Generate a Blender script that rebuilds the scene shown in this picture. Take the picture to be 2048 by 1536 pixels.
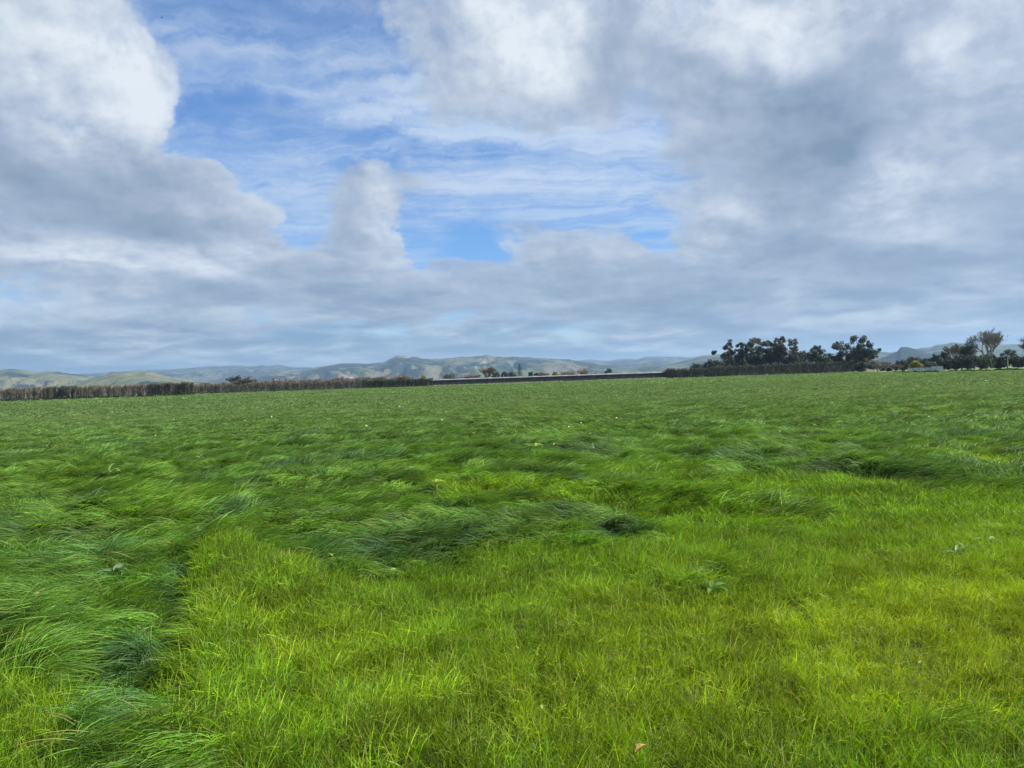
import bpy, math, random
import numpy as np
from mathutils import Vector, Matrix

R = math.radians
scene = bpy.context.scene
for _o in list(bpy.data.objects):
    bpy.data.objects.remove(_o)

# ------------------------------------------------------------------ camera
EYE = 1.6
F_PX = 1538.0                      # focal length in pixels of the 2048 px wide photograph
ROLL, PITCH = R(1.92), R(-0.235)
_right = np.array([math.cos(ROLL), 0.0, -math.sin(ROLL)])
_fwd = np.array([0.0, math.cos(PITCH), math.sin(PITCH)])
_right = _right - _fwd * _right.dot(_fwd); _right /= np.linalg.norm(_right)
_up = np.cross(_right, _fwd)
cam_data = bpy.data.cameras.new('camera')
cam = bpy.data.objects.new('camera', cam_data)
scene.collection.objects.link(cam)
cam.matrix_world = Matrix(((_right[0], _up[0], -_fwd[0], 0), (_right[1], _up[1], -_fwd[1], 0),
                           (_right[2], _up[2], -_fwd[2], EYE), (0, 0, 0, 1)))
cam_data.sensor_width = 36.0
cam_data.lens = 36.0 * F_PX / 2048.0
cam_data.clip_start = 0.1
cam_data.clip_end = 60000.0
scene.camera = cam

def ray(X, Y):
    "unit direction in the world for a pixel of the 2048x1536 photograph"
    v = _right * (X - 1024.0) / F_PX - _up * (Y - 768.0) / F_PX + _fwd
    return v / np.linalg.norm(v)

def horizon_y(X):
    return 761.7 - 0.03352 * (X - 1024.0)

def at_depth(X, d):
    "point on flat ground seen in pixel column X, d metres ahead"
    v = ray(X, horizon_y(X))
    return np.array([v[0] / v[1] * d, d])

def on_ground(X, Y):
    v = ray(X, Y)
    t = -EYE / v[2]
    return np.array([v[0] * t, v[1] * t])

def project(x, y, z):
    "world points to photograph pixels (arrays)"
    px, py, pz = x, y, z - EYE
    cx = px * _right[0] + py * _right[1] + pz * _right[2]
    cy = px * _up[0] + py * _up[1] + pz * _up[2]
    cz = np.maximum(px * _fwd[0] + py * _fwd[1] + pz * _fwd[2], 0.05)
    return 1024.0 + F_PX * cx / cz, 768.0 - F_PX * cy / cz

# ------------------------------------------------------------------ exposure and render
scene.render.engine = 'CYCLES'
scene.view_settings.view_transform = 'Standard'
scene.view_settings.look = 'None'
scene.view_settings.exposure = 1.55
scene.view_settings.gamma = 1.0
scene.view_settings.use_curve_mapping = False
scene.cycles.use_denoising = True
scene.cycles.max_bounces = 6
scene.cycles.diffuse_bounces = 3
scene.cycles.transmission_bounces = 4
scene.cycles.glossy_bounces = 2
scene.cycles.volume_bounces = 0
scene.cycles.transparent_max_bounces = 8
scene.render.film_transparent = False

# ------------------------------------------------------------------ sun
SUN_AZ, SUN_EL = R(96), R(42)      # azimuth clockwise from straight ahead (+Y)
sun_dir = np.array([math.sin(SUN_AZ) * math.cos(SUN_EL), math.cos(SUN_AZ) * math.cos(SUN_EL), math.sin(SUN_EL)])
sun_data = bpy.data.lights.new('sun', 'SUN')
sun_data.energy = 3.8
sun_data.angle = R(8)
sun_data.color = (1.0, 0.95, 0.86)
sun = bpy.data.objects.new('sun', sun_data)
scene.collection.objects.link(sun)
sun.rotation_euler = Vector((-sun_dir[0], -sun_dir[1], -sun_dir[2])).to_track_quat('-Z', 'Y').to_euler()
sun.location = (60, 20, 60)

# ------------------------------------------------------------------ world: Nishita sky with layers of cloud
world = bpy.data.worlds.new('World')
scene.world = world
world.use_nodes = True
WT = world.node_tree
WT.nodes.clear()

class S:
    "tiny expression helper over shader node sockets"
    def __init__(self, tree): self.t = tree
    def node(self, kind, **kw):
        n = self.t.nodes.new(kind)
        for k, v in kw.items(): setattr(n, k, v)
        return n
    def put(self, sock, v):
        if isinstance(v, bpy.types.NodeSocket): self.t.links.new(v, sock)
        elif v is not None: sock.default_value = v
    def m(self, op, a, b=None, c=None, clamp=False):
        n = self.node('ShaderNodeMath', operation=op, use_clamp=clamp)
        self.put(n.inputs[0], a); self.put(n.inputs[1], b); self.put(n.inputs[2], c)
        return n.outputs[0]
    def v(self, op, a, b=None, c=None, out='Vector', scale=None):
        n = self.node('ShaderNodeVectorMath', operation=op)
        self.put(n.inputs[0], a)
        if b is not None: self.put(n.inputs[1], b)
        if c is not None: self.put(n.inputs[2], c)
        if scale is not None: self.put(n.inputs['Scale'], scale)
        return n.outputs[out]
    def ramp(self, v, a, b, lo=0.0, hi=1.0, kind='SMOOTHSTEP'):
        n = self.node('ShaderNodeMapRange', interpolation_type=kind)
        n.clamp = True
        self.put(n.inputs['Value'], v)
        for k, x in zip(('From Min', 'From Max', 'To Min', 'To Max'), (a, b, lo, hi)): self.put(n.inputs[k], x)
        return n.outputs['Result']
    def noise(self, vec, scale, detail=4.0, rough=0.5, dist=0.0, out='Fac', lac=2.0):
        n = self.node('ShaderNodeTexNoise')
        self.put(n.inputs['Vector'], vec)
        n.inputs['Scale'].default_value = scale; n.inputs['Detail'].default_value = detail
        n.inputs['Roughness'].default_value = rough; n.inputs['Distortion'].default_value = dist
        n.inputs['Lacunarity'].default_value = lac
        return n.outputs[out]
    def mix(self, f, a, b, blend='MIX'):
        n = self.node('ShaderNodeMix', data_type='RGBA', blend_type=blend)
        n.clamp_factor = True
        def c(x): return tuple(x) + (1.0,) if isinstance(x, (tuple, list)) and len(x) == 3 else x
        self.put(n.inputs[0], f); self.put(n.inputs[6], c(a)); self.put(n.inputs[7], c(b))
        return n.outputs[2]
    def cramp(self, f, stops):
        n = self.node('ShaderNodeValToRGB')
        cr = n.color_ramp
        while len(cr.elements) < len(stops): cr.elements.new(0.5)
        for e, (p, c) in zip(cr.elements, stops):
            e.position = p; e.color = tuple(c) + (1.0,)
        self.put(n.inputs[0], f)
        return n.outputs[0]

def lin(r, g, b):
    "8-bit sRGB as seen in the photograph to linear scene radiance at this exposure"
    f = lambda u: (u / 255 / 12.92 if u <= 10 else ((u / 255 + 0.055) / 1.055) ** 2.4)
    k = 2.0 ** -scene.view_settings.exposure
    return (f(r) * k, f(g) * k, f(b) * k)

def build_sky():
    s = S(WT)
    d = s.node('ShaderNodeTexCoord').outputs['Generated']
    sky = s.node('ShaderNodeTexSky', sky_type='NISHITA')
    sky.sun_disc = False
    sky.sun_elevation = SUN_EL; sky.sun_rotation = SUN_AZ
    sky.altitude = 20; sky.air_density = 1.0; sky.dust_density = 0.4; sky.ozone_density = 2.0
    SKY_STRENGTH = 0.05
    blue = s.v('SCALE', sky.outputs[0], scale=SKY_STRENGTH)
    # the blue between the clouds is deep and clean
    blue = s.v('MULTIPLY', blue, (0.52, 0.80, 1.12))

    sep = s.node('ShaderNodeSeparateXYZ'); s.put(sep.inputs[0], d)
    dz = sep.outputs['Z']
    # direction with height squeezed towards the horizon, so that far cloud lies in flat banks
    hgt = s.m('MULTIPLY', s.m('LOGARITHM', s.m('ADD', s.m('MAXIMUM', dz, 0.0), 0.07), math.e), 0.50)
    sxy = s.node('ShaderNodeCombineXYZ'); s.put(sxy.inputs[0], sep.outputs['X']); s.put(sxy.inputs[1], sep.outputs['Y']); s.put(sxy.inputs[2], hgt)
    q = sxy.outputs[0]
    w1 = s.noise(q, 5.0, 3.0, 0.55, out='Color')
    w2 = s.noise(q, 16.0, 4.0, 0.62, out='Color')
    wa = s.v('SCALE', s.v('SUBTRACT', w1, (0.5, 0.5, 0.5)), scale=0.13)
    wb = s.v('SCALE', s.v('SUBTRACT', w2, (0.5, 0.5, 0.5)), scale=0.075)
    w = s.v('ADD', s.v('ADD', d, wa), wb)

    # (the placed masses belong to this half of the sky only)
    front = s.ramp(s.v('DOT_PRODUCT', d, (0.0, 1.0, 0.0), out='Value'), 0.15, 0.4)

    def blobs(items, vec):
        tot = None
        for (X, Y, sx, sy, ang, amt, soft) in items:
            c = ray(X, Y)
            a = R(ang)
            e1 = ray(X + sx * math.cos(a), Y + sx * math.sin(a)) - c
            e2 = ray(X - sy * math.sin(a), Y + sy * math.cos(a)) - c
            l1, l2 = np.linalg.norm(e1), np.linalg.norm(e2)
            t1 = e1 - c * e1.dot(c); t1 /= np.linalg.norm(t1)
            t2 = np.cross(c, t1)
            x = s.v('DOT_PRODUCT', vec, tuple(t1 / l1), out='Value')
            y = s.v('DOT_PRODUCT', vec, tuple(t2 / l2), out='Value')
            r = s.m('MULTIPLY_ADD', x, x, s.m('MULTIPLY', y, y))
            f = s.ramp(r, (1.0 - soft) ** 2, (1.0 + soft) ** 2, amt, 0.0)
            tot = f if tot is None else s.m('ADD', tot, f)
        return s.m('MULTIPLY', tot, front)

    # ---- how much cloud: placed masses (pixel, half sizes, tilt, amount, softness) + fractal detail
    cover = blobs([
        (80, 150, 275, 230, 12, 1.0, 0.22), (20, 330, 380, 110, 8, 0.7, 0.5),      # big cumulus, left
        (330, 395, 260, 90, 24, 0.95, 0.38), (520, 470, 120, 45, 22, 0.6, 0.5),
        (722, 445, 96, 80, 0, 1.1, 0.45), (690, 470, 60, 50, 0, 0.4, 0.6), (590, 400, 45, 70, 30, 0.22, 0.7), (800, 320, 100, 50, 10, 0.28, 0.8), (870, 400, 110, 36, 12, 0.35, 0.7),
        (200, 520, 380, 60, 2, 0.8, 0.5), (480, 560, 460, 70, 6, 0.7, 0.6), (850, 590, 330, 60, 5, 0.6, 0.6),
        (1040, 60, 170, 150, 0, 0.7, 0.8), (860, 110, 220, 160, 0, 0.30, 0.9), (960, 170, 200, 60, 0, 0.20, 0.8),
        (1390, 30, 160, 110, 20, 0.7, 0.7), (1270, 130, 230, 80, 10, 0.42, 0.8), (1440, 280, 220, 200, 0, 0.28, 1.0),
        (1170, 540, 160, 70, 20, 0.75, 0.45), (1085, 485, 70, 45, 0, 0.35, 0.6),
        (1330, 600, 300, 70, 5, 0.8, 0.5),
        (1800, 260, 400, 330, 0, 1.0, 0.65), (1540, 430, 190, 130, 10, 0.55, 0.9), (2000, 100, 400, 300, 0, 0.8, 0.5),
        (1800, 520, 460, 120, 3, 0.9, 0.5), (1500, 600, 400, 70, 3, 0.5, 0.6),
        (1640, 60, 180, 110, 0, 0.4, 0.8), (120, 630, 460, 60, 0, 0.7, 0.6),
        # clear holes
        (740, 285, 130, 44, 0, -0.45, 0.7), (1130, 310, 220, 100, 4, -0.26, 0.9), (1000, 250, 150, 60, 0, -0.2, 0.8),
        (615, 455, 40, 40, 20, -0.5, 0.7), (900, 455, 70, 36, 0, -0.4, 0.7), (620, 355, 60, 36, 0, -0.35, 0.7), (880, 490, 60, 40, 20, -0.3, 0.7),
        (1130, 437, 180, 24, -3, -0.35, 0.8), (985, 505, 75, 38, 25, -0.5, 0.6), (1330, 490, 70, 30, 5, -0.4, 0.7), (1070, 575, 60, 26, 25, -0.3, 0.7),
        (520, 40, 200, 60, 8, -0.25, 0.7), (600, 250, 240, 70, -8, -0.28, 0.7),
    ], w)
    cover = s.m('DIVIDE', cover, s.m('ADD', 1.0, s.m('MULTIPLY', s.m('MAXIMUM', cover, 0.0), 0.50)))     # overlapping masses do not pile up
    # round the rest of the sky ordinary broken cumulus goes on
    f1 = s.noise(q, 2.3, 2.0, 0.5)
    qo = s.v('ADD', q, (3.1, 1.7, 5.3))
    f2 = s.noise(qo, 6.5, 7.0, 0.60)
    f4 = s.noise(s.v('ADD', qo, s.v('SCALE', wa, scale=0.6)), 18.0, 6.0, 0.62)
    ahead = s.ramp(s.v('DOT_PRODUCT', d, (0.0, 1.0, 0.0), out='Value'), 0.45, 0.75)
    rest = s.m('MULTIPLY', s.ramp(f1, 0.40, 0.55), s.m('SUBTRACT', 0.8, s.m('MULTIPLY', ahead, 0.8)))
    C = s.m('ADD', s.m('ADD', cover, rest), s.m('MULTIPLY', s.m('SUBTRACT', f2, 0.5), 1.25))
    C = s.m('ADD', C, s.m('MULTIPLY', s.m('SUBTRACT', f4, 0.5), 0.55))
    alpha = s.m('ADD', s.m('MULTIPLY', s.ramp(C, 0.0, 0.80), 0.55), s.m('MULTIPLY', s.ramp(C, 0.22, 0.46), 0.45))

    # ---- cloud light: sunlit heads and grey undersides, then fractal relief facing the sun
    light = blobs([
        (170, 150, 130, 110, 25, 0.30, 0.8), (285, 110, 55, 120, -15, 0.24, 0.8), (255, 265, 120, 50, 0, 0.14, 0.9), (60, 40, 240, 100, 0, 0.10, 0.9),
        (60, 340, 260, 60, 10, -0.12, 0.9), (490, 390, 70, 90, -20, 0.14, 0.9), (400, 465, 260, 36, 20, -0.13, 0.8), (80, 300, 140, 40, 0, -0.05, 0.9),
        (772, 415, 38, 90, -8, 0.26, 0.9), (680, 440, 55, 80, 0, -0.06, 0.9),
        (300, 512, 190, 34, -2, 0.38, 0.9), (60, 620, 200, 60, 0, 0.22, 0.9), (500, 590, 260, 40, 4, 0.12, 0.9), (70, 490, 120, 35, 0, 0.10, 0.9), (150, 570, 260, 22, 3, -0.14, 0.9), (700, 590, 300, 40, 3, -0.08, 0.9),
        (1065, 60, 95, 100, 0, 0.50, 0.9), (1400, 35, 95, 55, 20, 0.45, 0.9), (1640, 50, 85, 60, 0, 0.34, 0.9), (1985, 20, 180, 70, 0, 0.28, 0.9), (1540, 40, 40, 45, 0, 0.20, 0.9),
        (1870, 115, 50, 42, 40, 0.28, 0.9), (1960, 160, 50, 28, -10, 0.18, 0.9), (1760, 370, 75, 50, -10, 0.30, 0.9), (1480, 440, 90, 40, -20, 0.16, 0.9), (1790, 455, 70, 20, -8, 0.18, 0.9),
        (1930, 385, 90, 40, 10, 0.10, 0.9), (1850, 250, 60, 60, 0, 0.08, 0.9),
        (1700, 220, 190, 90, -45, -0.20, 0.9), (1590, 390, 120, 60, -40, -0.10, 0.9), (2040, 330, 90, 70, 0, -0.10, 0.9), (1720, 515, 150, 38, 0, -0.16, 0.9), (2010, 480, 90, 50, 0, -0.10, 0.9),
        (1240, 620, 200, 36, 0, -0.14, 0.9), (1180, 510, 90, 40, 20, 0.06, 0.9), (1450, 600, 220, 40, 0, -0.10, 0.9),
        (1600, 610, 50, 22, -20, 0.16, 0.9), (1250, 130, 120, 60, 0, -0.08, 0.9),
    ], s.v('ADD', d, s.v('SCALE', wa, scale=0.7)))
    toward = (0.020, 0.0, 0.028)
    f3 = s.noise(s.v('ADD', qo, toward), 6.5, 4.0, 0.55)
    f5 = s.noise(s.v('ADD', s.v('ADD', qo, (0.007, 0.0, 0.010)), s.v('SCALE', wa, scale=0.6)), 18.0, 4.0, 0.58)
    light = s.m('MULTIPLY', light, s.ramp(s.m('ADD', s.m('MULTIPLY', f2, 0.6), s.m('MULTIPLY', f4, 0.4)), 0.34, 0.66, 0.40, 1.25))
    relief = s.m('ADD', s.m('MULTIPLY', s.m('SUBTRACT', f2, f3), 1.1), s.m('MULTIPLY', s.m('SUBTRACT', f4, f5), 0.55))
    L = s.m('ADD', s.m('ADD', 0.42, light), relief)
    L = s.m('ADD', L, s.m('MULTIPLY', s.m('SUBTRACT', f2, 0.5), -0.12))
    # thin edges let the light through, thick hearts are greyer
    L = s.m('ADD', L, s.ramp(C, 0.2, 1.2, 0.05, -0.05))
    ccol = s.cramp(L, [(0.0, lin(124, 146, 170)), (0.22, lin(150, 167, 190)), (0.42, lin(172, 186, 207)),
                       (0.66, lin(202, 213, 226)), (0.98, lin(234, 241, 248))])

    # ---- thin high cirrus in long streaks, on a level sheet far above
    inv = s.m('DIVIDE', 1.0, s.m('ADD', s.m('MAXIMUM', dz, 0.0), 0.06))
    sheet = s.v('MULTIPLY', s.v('SCALE', d, scale=inv), (0.42, 1.15, 0.0))
    sheet = s.v('ADD', sheet, s.v('SCALE', s.v('ADD', wa, wb), scale=3.2))
    c1 = s.noise(sheet, 2.6, 8.0, 0.64, 0.35)
    thick = blobs([(1170, 350, 420, 90, 3, 0.85, 0.9), (1000, 470, 300, 60, 3, 0.25, 0.8), (640, 320, 400, 100, -6, 0.55, 0.9), (680, 110, 420, 80, 6, 0.55, 0.9), (1100, 240, 360, 120, 8, 0.50, 0.9),
                   (560, 195, 240, 24, -3, -0.40, 0.8), (1170, 437, 240, 24, -2, -0.45, 0.7), (980, 510, 90, 40, 10, -0.4, 0.7), (500, 15, 220, 30, 0, -0.35, 0.8)], w)
    outside = s.m('MULTIPLY', s.m('SUBTRACT', 1.0, front), 0.35)
    c2 = s.noise(s.v('ADD', sheet, s.v('SCALE', wa, scale=3.0)), 0.9, 3.0, 0.5)
    veil = s.m('ADD', s.m('ADD', thick, outside), 0.16)
    cia = s.m('MULTIPLY', veil, s.m('ADD', s.ramp(c1, 0.32, 0.68, 0.20, 1.35), s.ramp(c2, 0.35, 0.65, -0.20, 0.35)))
    cia = s.m('SUBTRACT', 1.0, s.m('POWER', math.e, s.m('MULTIPLY', cia, -1.25)), clamp=True)
    fib = s.noise(s.v('MULTIPLY', sheet, (0.8, 1.3, 1.0)), 4.5, 6.0, 0.62, 0.3)
    cicol = s.mix(s.ramp(s.m('ADD', s.m('MULTIPLY', c1, 0.5), s.m('MULTIPLY', fib, 0.5)), 0.38, 0.62), lin(158, 187, 230), lin(206, 223, 243))
    base = s.mix(s.m('MULTIPLY', cia, 0.92), blue, cicol)
    out = s.mix(s.m('MULTIPLY', alpha, 0.95), base, ccol)

    # ---- broken banks of low cloud and moist air down to the horizon
    st = s.noise(s.v('ADD', s.v('MULTIPLY', q, (1.0, 1.0, 1.35)), s.v('SCALE', wa, scale=0.8)), 7.0, 7.0, 0.60)
    su = s.noise(s.v('ADD', s.v('ADD', s.v('MULTIPLY', q, (1.0, 1.0, 1.35)), s.v('SCALE', wa, scale=0.8)), (0.012, 0.0, 0.04)), 7.0, 4.0, 0.55)
    low = s.ramp(s.m('ADD', dz, s.m('MULTIPLY', s.m('SUBTRACT', st, 0.5), 0.22)), 0.03, 0.15, 1.0, 0.0)
    sl = s.m('ADD', s.m('ADD', 0.49, s.m('MULTIPLY', s.m('SUBTRACT', st, su), 1.9)), s.m('MULTIPLY', s.m('SUBTRACT', st, 0.5), 1.6))
    lowcol = s.cramp(sl, [(0.12, lin(128, 154, 182)), (0.40, lin(146, 170, 192)), (0.62, lin(168, 187, 205)), (0.95, lin(216, 226, 233))])
    out = s.mix(s.m('MULTIPLY', low, 0.85), out, lowcol)
    rim = s.ramp(dz, 0.0, 0.06, 0.70, 0.0)
    out = s.mix(rim, out, lin(134, 160, 188))
    bg = s.node('ShaderNodeBackground')
    s.put(bg.inputs[0], out); bg.inputs[1].default_value = 1.0
    o = s.node('ShaderNodeOutputWorld')
    WT.links.new(bg.outputs[0], o.inputs[0])
build_sky()
world.cycles.sampling_method = 'MANUAL'
world.cycles.sample_map_resolution = 512

# ================================================================== helpers
COL = scene.collection
rng = np.random.default_rng(7)

def tag(o, label=None, cat=None, group=None, kind=None):
    if label: o['label'] = label
    if cat: o['category'] = cat
    if group: o['group'] = group
    if kind: o['kind'] = kind
    return o

def link(name, mesh, mat=None, parent=None, loc=None):
    o = bpy.data.objects.new(name, mesh)
    COL.objects.link(o)
    if mat is not None and mesh is not None and not mesh.materials: mesh.materials.append(mat)
    if parent is not None: o.parent = parent
    if loc is not None: o.location = loc
    return o

def empty(name, loc, rz=0.0):
    o = bpy.data.objects.new(name, None)
    COL.objects.link(o)
    o.empty_display_size = 0.3
    o.location = loc; o.rotation_euler = (0, 0, rz)
    return o

class MB:
    "collects vertices and faces; build() makes one mesh"
    def __init__(self): self.v = []; self.f = []; self.n = 0
    def add(self, verts, faces):
        verts = np.asarray(verts, float).reshape(-1, 3)
        self.v.append(verts)
        for f in faces: self.f.append(tuple(int(i) + self.n for i in f))
        self.n += len(verts)
    def quads(self, P):
        "P: (n,4,3) array of loose quads"
        P = np.asarray(P, float); k = len(P)
        self.v.append(P.reshape(-1, 3))
        idx = np.arange(k * 4).reshape(k, 4) + self.n
        self.f.extend(map(tuple, idx.tolist()))
        self.n += k * 4
    def tube(self, pts, rad, n=6, cap=True):
        pts = np.asarray(pts, float); k = len(pts)
        rad = np.broadcast_to(np.asarray(rad, float), (k,))
        ring = []
        for i in range(k):
            t = pts[min(i + 1, k - 1)] - pts[max(i - 1, 0)]
            t = t / (np.linalg.norm(t) + 1e-9)
            a = np.cross(t, (0.3, 0.9, 0.2) if abs(t[2]) > 0.8 else (0, 0, 1.0)); a /= np.linalg.norm(a) + 1e-9
            b = np.cross(t, a)
            an = np.arange(n) * 2 * math.pi / n
            ring.append(pts[i] + rad[i] * (np.cos(an)[:, None] * a + np.sin(an)[:, None] * b))
        fs = []
        for i in range(k - 1):
            for j in range(n):
                fs.append((i * n + j, i * n + (j + 1) % n, (i + 1) * n + (j + 1) % n, (i + 1) * n + j))
        if cap:
            fs.append(tuple(range(n))[::-1]); fs.append(tuple(range((k - 1) * n, k * n)))
        self.add(np.concatenate(ring), fs)
    def box(self, lo, hi):
        x0, y0, z0 = lo; x1, y1, z1 = hi
        self.add([(x0, y0, z0), (x1, y0, z0), (x1, y1, z0), (x0, y1, z0), (x0, y0, z1), (x1, y0, z1), (x1, y1, z1), (x0, y1, z1)],
                 [(3, 2, 1, 0), (4, 5, 6, 7), (0, 1, 5, 4), (1, 2, 6, 5), (2, 3, 7, 6), (3, 0, 4, 7)])
    def mesh(self, name, smooth=False):
        me = bpy.data.meshes.new(name)
        me.from_pydata(np.concatenate(self.v).tolist() if self.v else [], [], self.f)
        if smooth: me.shade_smooth()
        return me
    def build(self, name, mat, parent=None, loc=None, smooth=False):
        return link(name, self.mesh(name, smooth), mat, parent, loc)

def unit(a): return a / (np.linalg.norm(a, axis=-1, keepdims=True) + 1e-9)

# smooth value noise on numpy arrays
_perm = np.random.default_rng(3).random((256, 256))
def vnoise(x, y):
    xi = np.floor(x).astype(int); yi = np.floor(y).astype(int)
    fx = x - xi; fy = y - yi
    fx = fx * fx * (3 - 2 * fx); fy = fy * fy * (3 - 2 * fy)
    g = lambda i, j: _perm[i & 255, j & 255]
    return (g(xi, yi) * (1 - fx) + g(xi + 1, yi) * fx) * (1 - fy) + (g(xi, yi + 1) * (1 - fx) + g(xi + 1, yi + 1) * fx) * fy
def fbm(x, y, o=4, gain=0.5):
    t = np.zeros_like(np.asarray(x, float)); a = 1.0; n = 0.0
    for i in range(o):
        t += a * vnoise(x * 2 ** i + 17.3 * i, y * 2 ** i - 9.1 * i); n += a; a *= gain
    return t / n

# ================================================================== materials
def material(name):
    m = bpy.data.materials.new(name); m.use_nodes = True
    m.node_tree.nodes.clear()
    s = S(m.node_tree)
    out = s.node('ShaderNodeOutputMaterial')
    return m, s, out
def principled(s, out, color, rough=0.8, spec=0.3, bump=None, strength=0.3, dist=0.05):
    b = s.node('ShaderNodeBsdfPrincipled')
    s.put(b.inputs['Base Color'], tuple(color) + (1.0,) if isinstance(color, tuple) else color)
    b.inputs['Roughness'].default_value = rough
    b.inputs['Specular IOR Level'].default_value = spec
    if bump is not None:
        n = s.node('ShaderNodeBump'); n.inputs['Strength'].default_value = strength; n.inputs['Distance'].default_value = dist
        s.put(n.inputs['Height'], bump); s.put(b.inputs['Normal'], n.outputs[0])
    s.t.links.new(b.outputs[0], out.inputs['Surface'])
    return b
def plain(name, a, b, scale=3.0, rough=0.85, spec=0.2, detail=4.0):
    "two-tone noise material"
    m, s, out = material(name)
    co = s.node('ShaderNodeTexCoord').outputs['Object']
    f = s.noise(co, scale, detail, 0.6)
    principled(s, out, s.mix(s.ramp(f, 0.3, 0.7), a, b), rough, spec, f, 0.4, 0.02)
    return m
def leafy(name, a, b, trans=0.35, scale=0.6, rough=0.6):
    "foliage: leaves vary piece by piece, some light comes through"
    m, s, out = material(name)
    g = s.node('ShaderNodeNewGeometry')
    co = s.node('ShaderNodeTexCoord').outputs['Object']
    f = s.m('ADD', s.m('MULTIPLY', g.outputs['Random Per Island'], 0.6), s.m('MULTIPLY', s.noise(co, scale, 3.0), 0.5))
    col = s.mix(f, a, b)
    d = s.node('ShaderNodeBsdfPrincipled'); s.put(d.inputs['Base Color'], col)
    d.inputs['Roughness'].default_value = rough; d.inputs['Specular IOR Level'].default_value = 0.3
    t = s.node('ShaderNodeBsdfTranslucent'); s.put(t.inputs[0], col)
    x = s.node('ShaderNodeMixShader'); x.inputs[0].default_value = trans
    s.t.links.new(d.outputs[0], x.inputs[1]); s.t.links.new(t.outputs[0], x.inputs[2])
    s.t.links.new(x.outputs[0], out.inputs['Surface'])
    return m

M = {}
M['bark'] = plain('bark', (0.10, 0.085, 0.07), (0.20, 0.18, 0.155), 4)
M['bark_pale'] = plain('bark_pale', (0.22, 0.205, 0.18), (0.36, 0.34, 0.31), 3)
M['bark_belt'] = plain('bark_belt', (0.17, 0.155, 0.135), (0.27, 0.25, 0.22), 3)
M['twig_brown'] = leafy('twig_brown', (0.145, 0.112, 0.080), (0.24, 0.19, 0.14), 0.1, 0.3, 0.9)
M['twig_pale'] = leafy('twig_pale', (0.16, 0.125, 0.10), (0.24, 0.19, 0.155), 0.1, 0.3, 0.9)
M['twig_dark'] = leafy('twig_dark', (0.066, 0.060, 0.045), (0.118, 0.104, 0.078), 0.1, 0.3, 0.9)
M['twig_grey'] = leafy('twig_grey', (0.22, 0.19, 0.165), (0.34, 0.30, 0.27), 0.1, 0.3, 0.9)
M['leaf_belt'] = leafy('leaf_belt', (0.030, 0.040, 0.018), (0.065, 0.075, 0.032), 0.25)
M['leaf_gum'] = leafy('leaf_gum', (0.026, 0.040, 0.025), (0.066, 0.084, 0.045), 0.25)
M['leaf_gum_warm'] = leafy('leaf_gum_warm', (0.032, 0.042, 0.024), (0.085, 0.078, 0.045), 0.25)
M['leaf_dark'] = leafy('leaf_dark', (0.012, 0.024, 0.016), (0.035, 0.055, 0.028), 0.2)
M['leaf_mid'] = leafy('leaf_mid', (0.030, 0.055, 0.022), (0.060, 0.095, 0.035), 0.3)
M['leaf_grey'] = leafy('leaf_grey', (0.055, 0.075, 0.060), (0.105, 0.125, 0.10), 0.3)
M['leaf_yellow'] = leafy('leaf_yellow', (0.15, 0.14, 0.020), (0.30, 0.27, 0.04), 0.35)
M['leaf_rust'] = leafy('leaf_rust', (0.11, 0.055, 0.028), (0.21, 0.115, 0.055), 0.3)
M['leaf_pine'] = leafy('leaf_pine', (0.020, 0.036, 0.022), (0.045, 0.065, 0.036), 0.15)
M['net_dark'] = plain('net_dark', (0.020, 0.022, 0.024), (0.040, 0.043, 0.046), 0.8)
M['net_white'] = plain('net_white', (0.12, 0.125, 0.13), (0.30, 0.31, 0.32), 0.06)
M['post_wood'] = plain('post_wood', (0.10, 0.09, 0.075), (0.17, 0.155, 0.13), 5)
M['fence_pale'] = plain('fence_pale', (0.34, 0.40, 0.40), (0.50, 0.55, 0.54), 0.7)
M['wall_house'] = plain('wall_house', (0.16, 0.15, 0.14), (0.24, 0.23, 0.21), 1)
M['roof_white'] = plain('roof_white', (0.62, 0.63, 0.63), (0.75, 0.75, 0.74), 1)
M['glass'] = plain('glass', (0.03, 0.04, 0.05), (0.05, 0.06, 0.07), 1, 0.15, 0.6)
M['wire'] = plain('wire', (0.2, 0.2, 0.2), (0.3, 0.3, 0.3), 1)

# ================================================================== the field: where the crop ends
_edge_X = np.array([-2500, 0, 384, 390, 860, 1330, 1345, 1705, 1760, 1815, 2048, 2600, 4000.])
_edge_D = np.array([296, 296, 296, 396, 420, 424, 384, 384, 300, 212, 181, 150, 120.])
def crop_edge(x, y):
    X, _ = project(x, np.maximum(y, 1.0), np.full_like(x, EYE))
    return np.interp(X, _edge_X, _edge_D)

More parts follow.
